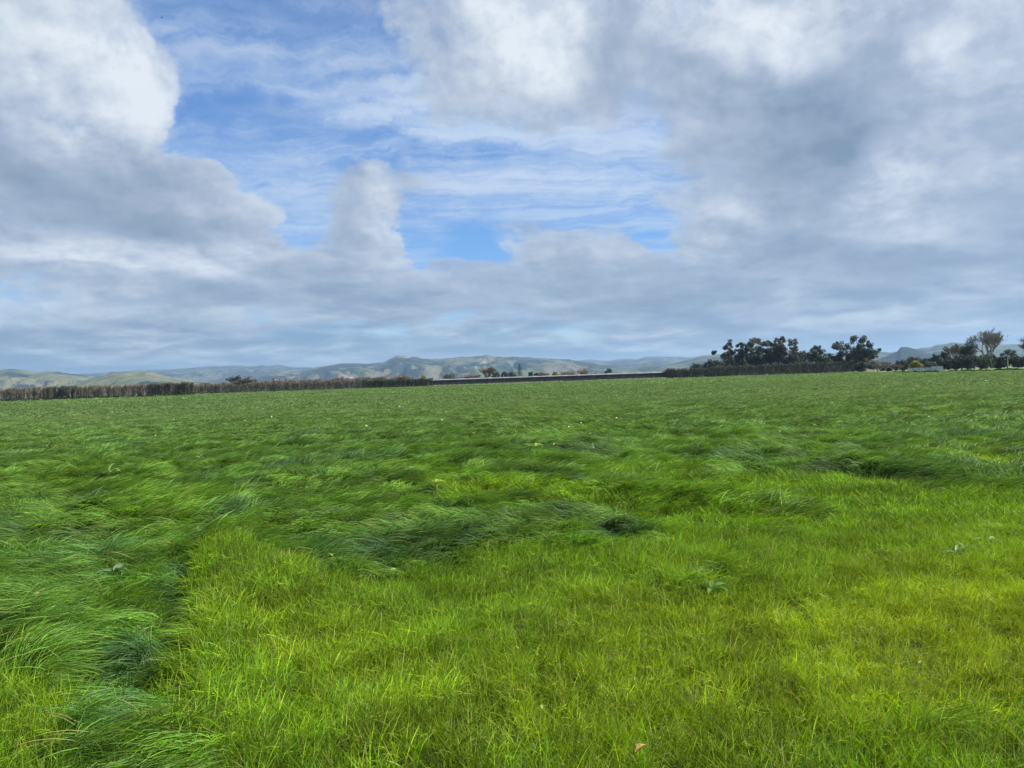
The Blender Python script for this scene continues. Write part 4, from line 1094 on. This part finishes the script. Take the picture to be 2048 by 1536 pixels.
#        name    y0    y1   per m2 blades radius width
ZONES = [('a', 1.6, 7.5, 330, 34, 0.060, 0.0027, 4), ('b', 7.5, 19, 150, 40, 0.09, 0.0042, 4), ('c', 19, 55, 30, 60, 0.22, 0.010, 3),
         ('d', 55, 130, 4.0, 90, 0.65, 0.030, 3), ('e', 130, 440, 0.45, 90, 1.9, 0.07, 3)]
KINDS = ('stand', 'arch', 'lodge')
LENGTH = {'stand': 0.135, 'arch': 0.215, 'lodge': 0.235}
NVAR = 4
src = bpy.data.collections.new('grass_sources')          # instanced by the grass only, not part of the scene
_k = 0
for zi, (zn, y0, y1, dens, nb, rad, wid, sg) in enumerate(ZONES):
    for kn in KINDS:
        for v in range(NVAR):
            me = blade_clump('blades_%03d' % _k, kn, nb, rad, LENGTH[kn] * (1.0 if zi < 2 else 1.15 if zi < 3 else 1.35), wid, 100 + _k, sg)
            me.materials.append(M['grass'])
            src.objects.link(bpy.data.objects.new('blades_%03d' % _k, me)); _k += 1

def tufts(x, y, seed):
    "jittered cells that the crop has fallen into: distance from the heart (0..1+), and a random number per tuft"
    size = 0.27 * 1.19 ** np.floor(np.log(np.maximum(y, 3.0) / 3.0) / math.log(1.45))   # larger cells far off, in bands
    size = np.minimum(size, 1.0)
    gx, gy = x / size, y / (size * 0.8)
    ix, iy = np.floor(gx), np.floor(gy)
    best = np.full(x.shape, 9.0); second = np.full(x.shape, 9.0); pick = np.zeros(x.shape)
    def hsh(a, b, k): return np.modf(np.abs(np.sin(a * 127.1 + b * 311.7 + k * 74.7 + seed) * 43758.5453))[0]
    for dx in (-1, 0, 1):
        for dy in (-1, 0, 1):
            a, b = ix + dx, iy + dy
            d = np.hypot(a + hsh(a, b, 1) - gx, b + hsh(a, b, 2) - gy)
            closer = d < best
            second = np.where(closer, best, np.minimum(second, d))
            pick = np.where(closer, hsh(a, b, 3), pick); best = np.minimum(best, d)
    return second - best, pick, size

def crop_points():
    P, ROT, SC, IDX, TINT = [], [], [], [], []
    r = np.random.default_rng(11)
    for zi, (zn, y0, y1, dens, nb, rad, wid, sg) in enumerate(ZONES):
        hw = y1 * 0.80 + 2.2
        n = int((y1 - y0) * 2 * hw * dens)
        y = r.uniform(y0, y1, n); x = r.uniform(-hw, hw, n)
        keep = np.abs(x) < y * 0.80 + 2.2
        if y1 > 130: keep &= y < crop_edge(x, y) - np.where(crop_edge(x, y) < 290, 5.0, 1.0)
        x, y = x[keep], y[keep]
        # feather the zones into one another
        X, Y = project(x, y, np.zeros_like(x))
        jx = (fbm(x * 1.6 + 40, y * 1.6, 3) - 0.5); jy = (fbm(x * 1.6 + 90, y * 1.6 + 7, 3) - 0.5)
        pp = F_PX / np.maximum(y, 1.0) * 0.30
        Xw = X + jx * pp * 2.0; Yw = Y + jy * pp * 0.8
        st = sample(stand, Xw, Yw); ye = sample(yel, Xw, Yw); sf = sample(stand_soft, Xw, Yw); ho = sample(hollow, Xw, Yw); th = sample(thin, Xw, Yw)
        big = fbm(x * 0.22 + 5, y * 0.35, 4); sm = fbm(x * 1.1 + 60, y * 1.1 + 3, 3); patch = fbm(x * 0.02 + 9, y * 0.03, 4)
        # away from the camera: beaten ripples given the dark hollow tint, and small gaps
        farf = np.clip((y - 8) / 14, 0, 1)
        rip = np.clip((fbm(x * 0.45 + 31, y * 1.1 + 12, 3) - 0.54) * 6, 0, 1) * farf * np.clip((48 - y) / 30, 0, 1)
        ho = np.clip(ho + 0.65 * rip, 0, 1)
        keep = r.random(len(x)) > 0.30 * th * np.clip(st, 0, 1)
        keep &= r.random(len(x)) > 0.12 * st * (y < 19)
        fine = fbm(x * 3.1 + 13, y * 3.1 + 71, 2)
        gap = np.clip((0.42 - fbm(x * 2.3 + 77, y * 3.2 + 15, 3)) * 9, 0, 1) * np.clip((y - 4) / 6, 0, 1) * np.clip((45 - y) / 15, 0, 1)
        keep &= r.random(len(x)) > 0.75 * gap * (1 - st)
        x, y, st, sf, ye, ho, th, big, sm, patch, X, Y, fine = [a[keep] for a in (x, y, st, sf, ye, ho, th, big, sm, patch, X, Y, fine)]
        rim, pk, tsz = tufts(x + 0.25 * (fine - 0.5), y + 0.25 * (sm - 0.5), 1.7)
        keep = r.random(len(x)) > 0.85 * np.clip((0.12 - rim) / 0.12, 0, 1) * (1 - 0.85 * st) * np.clip((34 - y) / 22, 0, 1)
        x, y, st, sf, ye, ho, th, big, sm, patch, X, Y, fine, rim, pk, tsz = [a[keep] for a in (x, y, st, sf, ye, ho, th, big, sm, patch, X, Y, fine, rim, pk, tsz)]
        n = len(x)
        u = r.random(n)
        kind = np.where(u < np.clip((st - 0.40) * 2.2, 0, 1), 0, np.where(r.random(n) < 0.32 + 1.2 * st + 0.25 * np.clip((y - 8) / 8, 0, 1), 1, 2))
        kind = np.where((kind == 2) & (ho > 0.5) & (r.random(n) < 0.25), 1, kind)
        if y0 > 50: kind = np.where(r.random(n) < 0.6, 1, kind)
        ang = lay_direction(X, Y)
        ang = ang + (sm - 0.5) * 3.4 + (big - 0.5) * 2.4 + (fine - 0.5) * 2.0 + r.normal(0, 0.25, n)
        ang = ang + (pk - 0.5) * 2.4 * (1 - 0.5 * st)
        ang = np.where(y > 45, r.uniform(-math.pi, math.pi, n), ang) + np.clip((y - 10) / 20, 0, 1) * r.normal(0, 0.7, n)
        ang = np.where(kind == 0, ang + r.normal(0, 0.8, n), ang)
        sc = r.uniform(0.8, 1.2, n) * (0.85 + 0.4 * big)
        sc = np.where(kind == 0, sc * (1.05 - 0.48 * th - 0.18 * ye), sc)
        sc = np.where(kind == 1, sc * (0.75 + 0.35 * (1 - ye)), sc)
        z = ground_z(x, y)
        lump = np.clip(rim / 0.5, 0, 1) * (0.5 + pk) * (1 - 0.92 * st) * np.clip((30 - y) / 22, 0, 1)
        z = z + lump * np.minimum(0.24 * tsz, 0.16)
        # beaten stems pile over one another
        z = z + np.where(kind == 2, r.random(n) * 0.07 * (1 - 0.7 * ho), 0.0)
        tilt = np.where(kind == 2, r.normal(-0.02, 0.10, n), r.normal(0, 0.06, n))
        g_l = np.array(G_LODGE); g_h = np.array(G_HOLLOW); g_s = np.array(G_STAND); g_y = np.array(G_YELLOW); g_f = np.array(G_FAR)
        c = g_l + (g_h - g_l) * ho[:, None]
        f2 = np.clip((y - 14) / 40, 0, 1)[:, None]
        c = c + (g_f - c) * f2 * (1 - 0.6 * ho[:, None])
        s2 = np.clip(np.maximum(sf * 0.78, st * 1.15), 0, 1)[:, None] * (1 - 0.85 * ho[:, None])
        c = c + (g_s - c) * s2
        c = c + (g_y - c) * (np.clip(ye, 0, 1) * np.clip(st * 1.2, 0, 1) * (0.80 + 0.35 * sm))[:, None].clip(0, 1)
        calm = np.clip((70 - y) / 50, 0.25, 1)
        c = c * (1 + 0.4 * (sm - 0.5) * calm * (1 - 0.5 * st))[:, None] * (0.90 + 0.2 * patch)[:, None]
        for (xa, ya, xb, yb) in TRACKS:                     # faint drill and wheel lines
            tt = np.clip((X - xa) / (xb - xa), 0, 1)
            c = c * (1 + 0.16 * np.exp(-((Y - ya - (yb - ya) * tt) / (1.5 + 5 * tt)) ** 2) * (tt < 1) * (X > -400))[:, None] * r.uniform(0.85, 1.15, n)[:, None] * (1 + (np.modf(pk * 7.3)[0] - 0.5) * 0.32 * np.clip((60 - y) / 40, 0.15, 1))[:, None]
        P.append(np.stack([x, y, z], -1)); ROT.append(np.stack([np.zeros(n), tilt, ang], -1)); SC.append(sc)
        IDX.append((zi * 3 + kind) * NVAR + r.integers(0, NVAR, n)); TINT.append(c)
    return [np.concatenate(a) for a in (P, ROT, SC, IDX, TINT)]

TRACKS = ((-200, 790, 340, 905), (-200, 806, 260, 915))
G_LODGE = (0.098, 0.204, 0.022)
G_HOLLOW = (0.050, 0.122, 0.042)  # darker, bluer: sheen of the hollows put into the colour
G_STAND = (0.150, 0.285, 0.007)
G_YELLOW = (0.262, 0.362, 0.003)
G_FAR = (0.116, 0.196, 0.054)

def make_grass():
    P, ROT, SC, IDX, TINT = crop_points()
    me = bpy.data.meshes.new('grass')
    n = len(P)
    me.vertices.add(n)
    me.vertices.foreach_set('co', P.astype(np.float32).ravel())
    def attr(nm, tp, key, data):
        a = me.attributes.new(nm, tp, 'POINT'); a.data.foreach_set(key, data)
    attr('rot', 'FLOAT_VECTOR', 'vector', ROT.astype(np.float32).ravel())
    attr('scl', 'FLOAT', 'value', SC.astype(np.float32))
    attr('pick', 'INT', 'value', IDX.astype(np.int32))
    attr('tint', 'FLOAT_COLOR', 'color', np.concatenate([TINT, np.ones((n, 1))], 1).astype(np.float32).ravel())
    o = link('grass', me)
    ng = bpy.data.node_groups.new('grass_blades', 'GeometryNodeTree')
    ng.interface.new_socket('Geometry', in_out='INPUT', socket_type='NodeSocketGeometry')
    ng.interface.new_socket('Geometry', in_out='OUTPUT', socket_type='NodeSocketGeometry')
    N = ng.nodes
    gi, go = N.new('NodeGroupInput'), N.new('NodeGroupOutput')
    ci = N.new('GeometryNodeCollectionInfo')
    ci.inputs['Collection'].default_value = src
    ci.inputs['Separate Children'].default_value = True
    ci.inputs['Reset Children'].default_value = True
    ip = N.new('GeometryNodeInstanceOnPoints')
    ip.inputs['Pick Instance'].default_value = True
    def named(nm, tp):
        a = N.new('GeometryNodeInputNamedAttribute'); a.data_type = tp; a.inputs['Name'].default_value = nm
        return a.outputs['Attribute']
    e2r = N.new('FunctionNodeEulerToRotation')
    L = ng.links.new
    L(gi.outputs[0], ip.inputs['Points']); L(ci.outputs[0], ip.inputs['Instance'])
    L(named('pick', 'INT'), ip.inputs['Instance Index'])
    L(named('rot', 'FLOAT_VECTOR'), e2r.inputs[0]); L(e2r.outputs[0], ip.inputs['Rotation'])
    L(named('scl', 'FLOAT'), ip.inputs['Scale'])
    L(ip.outputs[0], go.inputs[0])
    md = o.modifiers.new('blades', 'NODES'); md.node_group = ng
    tag(o, 'long green grass crop covering the whole field, beaten flat in swirls', 'grass', kind='stuff')
    print('grass clumps', n)
    return o
make_grass()

# ================================================================== weeds and leaves lying in the crop
def leaf_mesh(L, w, fold, droop, seed, seg=6, wave=0.15, stalk=0.0):
    "one broad leaf growing along +X: folded at the midrib, edges waved, tip drooping"
    r = np.random.default_rng(seed); V = []
    for i in range(seg + 1):
        t = i / seg
        a = droop[0] + (droop[1] - droop[0]) * t
        if i: p = p + np.array([math.cos(a), 0, math.sin(a)]) * L / seg
        else: p = np.zeros(3)
        hw = w * (math.sin(min(1, t * 1.05 + stalk * 0) * math.pi) ** 0.7 * (1 - 0.25 * t) + 0.03)
        if t < stalk: hw = w * 0.06
        nz = np.array([-math.sin(a), 0, math.cos(a)])
        for s in (-1, -0.5, 0, 0.5, 1):
            V.append(p + np.array([0, s * hw, 0]) + nz * (abs(s) * hw * fold + r.normal(0, wave * w * 0.3) * abs(s)))
    F = [(i * 5 + j, (i + 1) * 5 + j, (i + 1) * 5 + j + 1, i * 5 + j + 1) for i in range(seg) for j in range(4)]
    mb = MB(); mb.add(V, F)
    return mb.mesh('leaf', True)
def leaf_material(name, a, b, trans=0.3):
    m, s, out = material(name)
    co = s.node('ShaderNodeTexCoord').outputs['Object']
    sep = s.node('ShaderNodeSeparateXYZ'); s.put(sep.inputs[0], co)
    rib = s.ramp(s.m('ABSOLUTE', sep.outputs['Y']), 0.0, 0.006, 0.5, 0.0)
    col = s.mix(rib, s.mix(s.noise(co, 18, 4.0, 0.6), a, b), tuple(min(1, x * 1.6 + 0.03) for x in b))
    d = s.node('ShaderNodeBsdfPrincipled'); s.put(d.inputs['Base Color'], col); d.inputs['Roughness'].default_value = 0.5
    d.inputs['Specular IOR Level'].default_value = 0.3
    t = s.node('ShaderNodeBsdfTranslucent'); s.put(t.inputs[0], col)
    x = s.node('ShaderNodeMixShader'); x.inputs[0].default_value = trans
    s.t.links.new(d.outputs[0], x.inputs[1]); s.t.links.new(t.outputs[0], x.inputs[2]); s.t.links.new(x.outputs[0], out.inputs['Surface'])
    return m
M['weed_pale'] = leaf_material('weed_pale', (0.11, 0.19, 0.045), (0.18, 0.27, 0.075))
M['weed_grey'] = leaf_material('weed_grey', (0.055, 0.115, 0.05), (0.10, 0.17, 0.08))
M['weed_green'] = leaf_material('weed_green', (0.065, 0.14, 0.018), (0.10, 0.19, 0.028))
M['weed_lime'] = leaf_material('weed_lime', (0.16, 0.23, 0.02), (0.24, 0.31, 0.04))
M['leaf_dead'] = leaf_material('leaf_dead', (0.28, 0.15, 0.06), (0.42, 0.27, 0.13), 0.15)
M['leaf_pink'] = leaf_material('leaf_pink', (0.36, 0.19, 0.12), (0.48, 0.29, 0.20), 0.15)
M['leaf_gold'] = leaf_material('leaf_gold', (0.42, 0.36, 0.05), (0.55, 0.48, 0.10), 0.2)
M['leaf_straw'] = leaf_material('leaf_straw', (0.26, 0.29, 0.12), (0.38, 0.39, 0.20), 0.2)

def ground_point(X, Y, lift=0.0):
    p = on_ground(X, Y)
    for _ in range(4):
        z = float(ground_z(np.array([p[0]]), np.array([p[1]]))[0]) + lift
        v = ray(X, Y); t = (z - EYE) / v[2]; p = np.array([v[0] * t, v[1] * t])
    return (p[0], p[1], z - lift)

def over_mat(X, Y):
    "beaten grass is piled deeper than standing grass"
    return 0.09 * (1 - float(sample(stand, np.array([float(X)]), np.array([float(Y)]))[0]))
def weed(X, Y, leaves, mat, label, lift=0.1, seed=0):
    lift = lift * 0.62 + over_mat(X, Y)
    "leaves: (direction deg, length, half width, rise start deg, rise end deg)"
    p = ground_point(X, Y, lift)
    o = empty('broadleaf_weed', p)
    tag(o, label, 'weed')
    r = np.random.default_rng(seed)
    st = MB(); st.tube([(0, 0, -0.05), (0.005, 0, lift * 0.6), (0.01, 0, lift * 1.1)], [0.012, 0.010, 0.006], 6); st.build('stem', mat, o, None, True)
    for i, (az, L, w, a0, a1) in enumerate(leaves):
        me = leaf_mesh(L * 0.62, w * 0.6, 0.45, (R(a0), R(a1)), seed * 10 + i, stalk=0.12)
        c = link('leaf', me, mat, o, (0, 0, lift)); c.rotation_euler = (r.normal(0, .2), 0, R(az))
    return o
weed(222, 944, [(200, .34, .085, 30, -20), (150, .28, .08, 50, -10), (20, .30, .08, 60, -50), (80, .36, .09, 75, 20), (300, .26, .07, 40, -20), (350, .28, .07, 25, -10)], M['weed_pale'], 'pale broadleaf weed with one raised leaf in the grass, largest of its kind', 0.22, 1)
weed(228, 1146, [(170, .26, .06, 25, -30), (200, .24, .06, 30, -20), (15, .26, .055, 60, -80), (330, .22, .05, 70, -60), (90, .2, .05, 50, 0), (250, .16, .045, 30, -30)], M['weed_grey'], 'grey-green drooping broadleaf weed in the beaten-down swirl', 0.16, 2)
weed(1425, 1180, [(180, .26, .045, 45, -30), (150, .22, .04, 40, -20), (20, .24, .045, 60, -40), (320, .2, .04, 50, -30), (70, .26, .05, 45, -20), (240, .2, .035, 40, -40)], M['weed_green'], 'green broadleaf weed with arching leaves in a dark pocket of the standing grass', 0.10, 3)
weed(1976, 1082, [(190, .30, .03, 35, -20), (160, .28, .03, 25, -15), (30, .24, .03, 40, -30), (340, .22, .03, 30, -40), (270, .2, .03, 30, -20)], M['weed_pale'], 'pale straggly weed over a bare dark gap in the grass', 0.08, 4)
weed(1912, 1108, [(180, .26, .03, 40, -30), (140, .2, .03, 50, -20), (10, .24, .035, 60, -20), (300, .2, .03, 40, -30), (60, .22, .03, 60, 0)], M['weed_green'], 'thin-leaved green weed in front of the pale straggly one', 0.08, 5)
weed(1930, 1100, [(95, .24, .025, 50, -10), (170, .2, .03, 40, -20), (20, .26, .03, 50, -20), (330, .2, .03, 40, -20)], M['weed_pale'], 'small upright weed between the straggly pale one and the thin-leaved one', 0.10, 6)
weed(1000, 868, [(180, .40, .11, 35, -20), (10, .42, .11, 45, -20), (60, .36, .10, 50, 0), (300, .34, .09, 30, -20), (130, .36, .10, 50, 0)], M['weed_green'], 'dark broad weed standing in the beaten crop, by yellow leaves', 0.22, 7)
weed(1192, 900, [(180, .26, .06, 60, 0), (10, .26, .06, 60, 0), (90, .3, .06, 75, 40), (300, .24, .06, 50, 0)], M['weed_grey'], 'small dark upright weed in a gap of the beaten crop', 0.2, 8)
weed(400, 916, [(180, .2, .05, 50, -20), (60, .2, .05, 70, 30), (320, .18, .045, 40, -20)], M['weed_pale'], 'small pale weed past the largest broadleaf weed', 0.2, 9)
weed(97, 893, [(170, .2, .055, 50, -20), (70, .26, .06, 80, 40), (350, .2, .05, 40, -20)], M['weed_pale'], 'small pale weed by the faint wheel track', 0.2, 10)
weed(872, 965, [(180, .16, .05, 30, -10), (20, .18, .05, 30, -10), (80, .16, .05, 40, 0)], M['weed_lime'], 'lime green seedling in the beaten swirl', 0.18, 11)
weed(1072, 893, [(185, .28, .08, 25, -10), (10, .26, .08, 35, -10), (80, .28, .08, 45, 0)], M['weed_lime'], 'lime yellow weed beside the dark ridge of grass', 0.2, 12)

def fallen(X, Y, mat, label, size, lift, seed, group=None, tilt=None):
    r = np.random.default_rng(seed)
    lift = lift + 0.6 * over_mat(X, Y)
    p = ground_point(X, Y, lift)
    me = leaf_mesh(size, size * 0.34, 0.5, (R(25), R(-35)), seed, wave=0.3, stalk=0.1)
    o = link('fallen_leaf', me, mat, None, (p[0], p[1], p[2] + lift))
    o.rotation_euler = (r.normal(0, .3) if tilt is None else tilt, r.normal(0, .2), r.uniform(0, 6.28))
    return tag(o, label, 'leaf', group)
fallen(66, 1190, M['leaf_pink'], 'pinkish dry leaf caught upright in the combed grass', 0.05, 0.14, 31, tilt=1.0)
fallen(1292, 1490, M['leaf_dead'], 'brown curled dead leaf in the thin yellow grass', 0.06, 0.09, 32, tilt=0.2)
fallen(1849, 1322, M['leaf_gold'], 'golden yellow leaf on the short thin grass', 0.045, 0.10, 33, tilt=0.6)
fallen(1085, 1418, M['weed_lime'], 'small lime leaf in the standing grass', 0.035, 0.11, 34)
fallen(655, 1108, M['weed_lime'], 'lime leaf lying on the combed swirl', 0.06, 0.14, 35)
fallen(1028, 1294, M['weed_lime'], 'small yellow-green leaf among upright blades', 0.035, 0.11, 36)
fallen(782, 1140, M['weed_lime'], 'lime leaf at the lip of the dark hollow', 0.04, 0.13, 37)
pale = [(145, 852), (312, 872), (80, 862), (205, 862), (265, 846), (18, 900), (480, 862), (493, 842), (495, 850), (503, 816), (527, 818), (545, 833), (668, 845), (680, 824), (803, 813), (812, 805), (886, 839), (893, 825), (640, 856), (880, 842),
        (945, 867), (1045, 852), (1105, 866), (1140, 854), (1165, 850), (1225, 840), (1235, 836), (1180, 868), (1110, 888), (1245, 874), (1020, 887), (1160, 845), (990, 848), (1443, 837), (1560, 862), (1630, 850),
        (1835, 829), (1862, 833), (1895, 826), (1905, 824), (1915, 828), (1922, 822), (1950, 822), (1938, 830), (1880, 829), (1850, 828), (1700, 870), (1780, 882), (730, 852), (350, 838)]
for i, (X, Y) in enumerate(pale):
    in_patch = X > 1820 and 818 < Y < 836
    d = on_ground(X, Y)[1]
    fallen(X, Y, M['leaf_straw' if i % 3 else 'weed_lime'], 'pale leaf in the sparse yellow patch of the crop' if in_patch else 'pale leaf speck scattered on the far flat crop',
           min(0.22, 0.004 * d) * (0.7 + 0.5 * ((i * 37) % 10) / 10), 0.16, 60 + i, 'pale leaves in the yellow patch' if in_patch else 'pale leaf specks on the far crop')

# a bird far up
def bird():
    v = ray(324, 35) * 150
    o = empty('bird', (v[0], v[1], v[2] + EYE), 0.6)
    tag(o, 'tiny dark bird flying high in the blue gap', 'bird')
    m = plain('bird', (0.02, 0.02, 0.02), (0.04, 0.04, 0.04), 5)
    b = MB(); b.tube([(-.16, 0, 0), (-.08, 0, .02), (.04, 0, .02), (.12, 0, .03), (.16, 0, .02)], [.008, .035, .045, .025, .006], 8); b.build('body', m, o, None, True)
    for s in (-1, 1):
        w = MB(); w.add([(-.04, 0, .03), (.06, 0, .03), (.05, s * .14, .10), (-.05, s * .15, .09), (.0, s * .32, .05), (-.06, s * .30, .05), (-.04, 0, .02), (.06, 0, .02), (.05, s * .14, .09), (-.05, s * .15, .08)],
                        [(0, 1, 2, 3), (3, 2, 4, 5), (6, 9, 8, 7), (1, 7, 8, 2), (0, 3, 9, 6)]); w.build('wing', m, o)
bird()
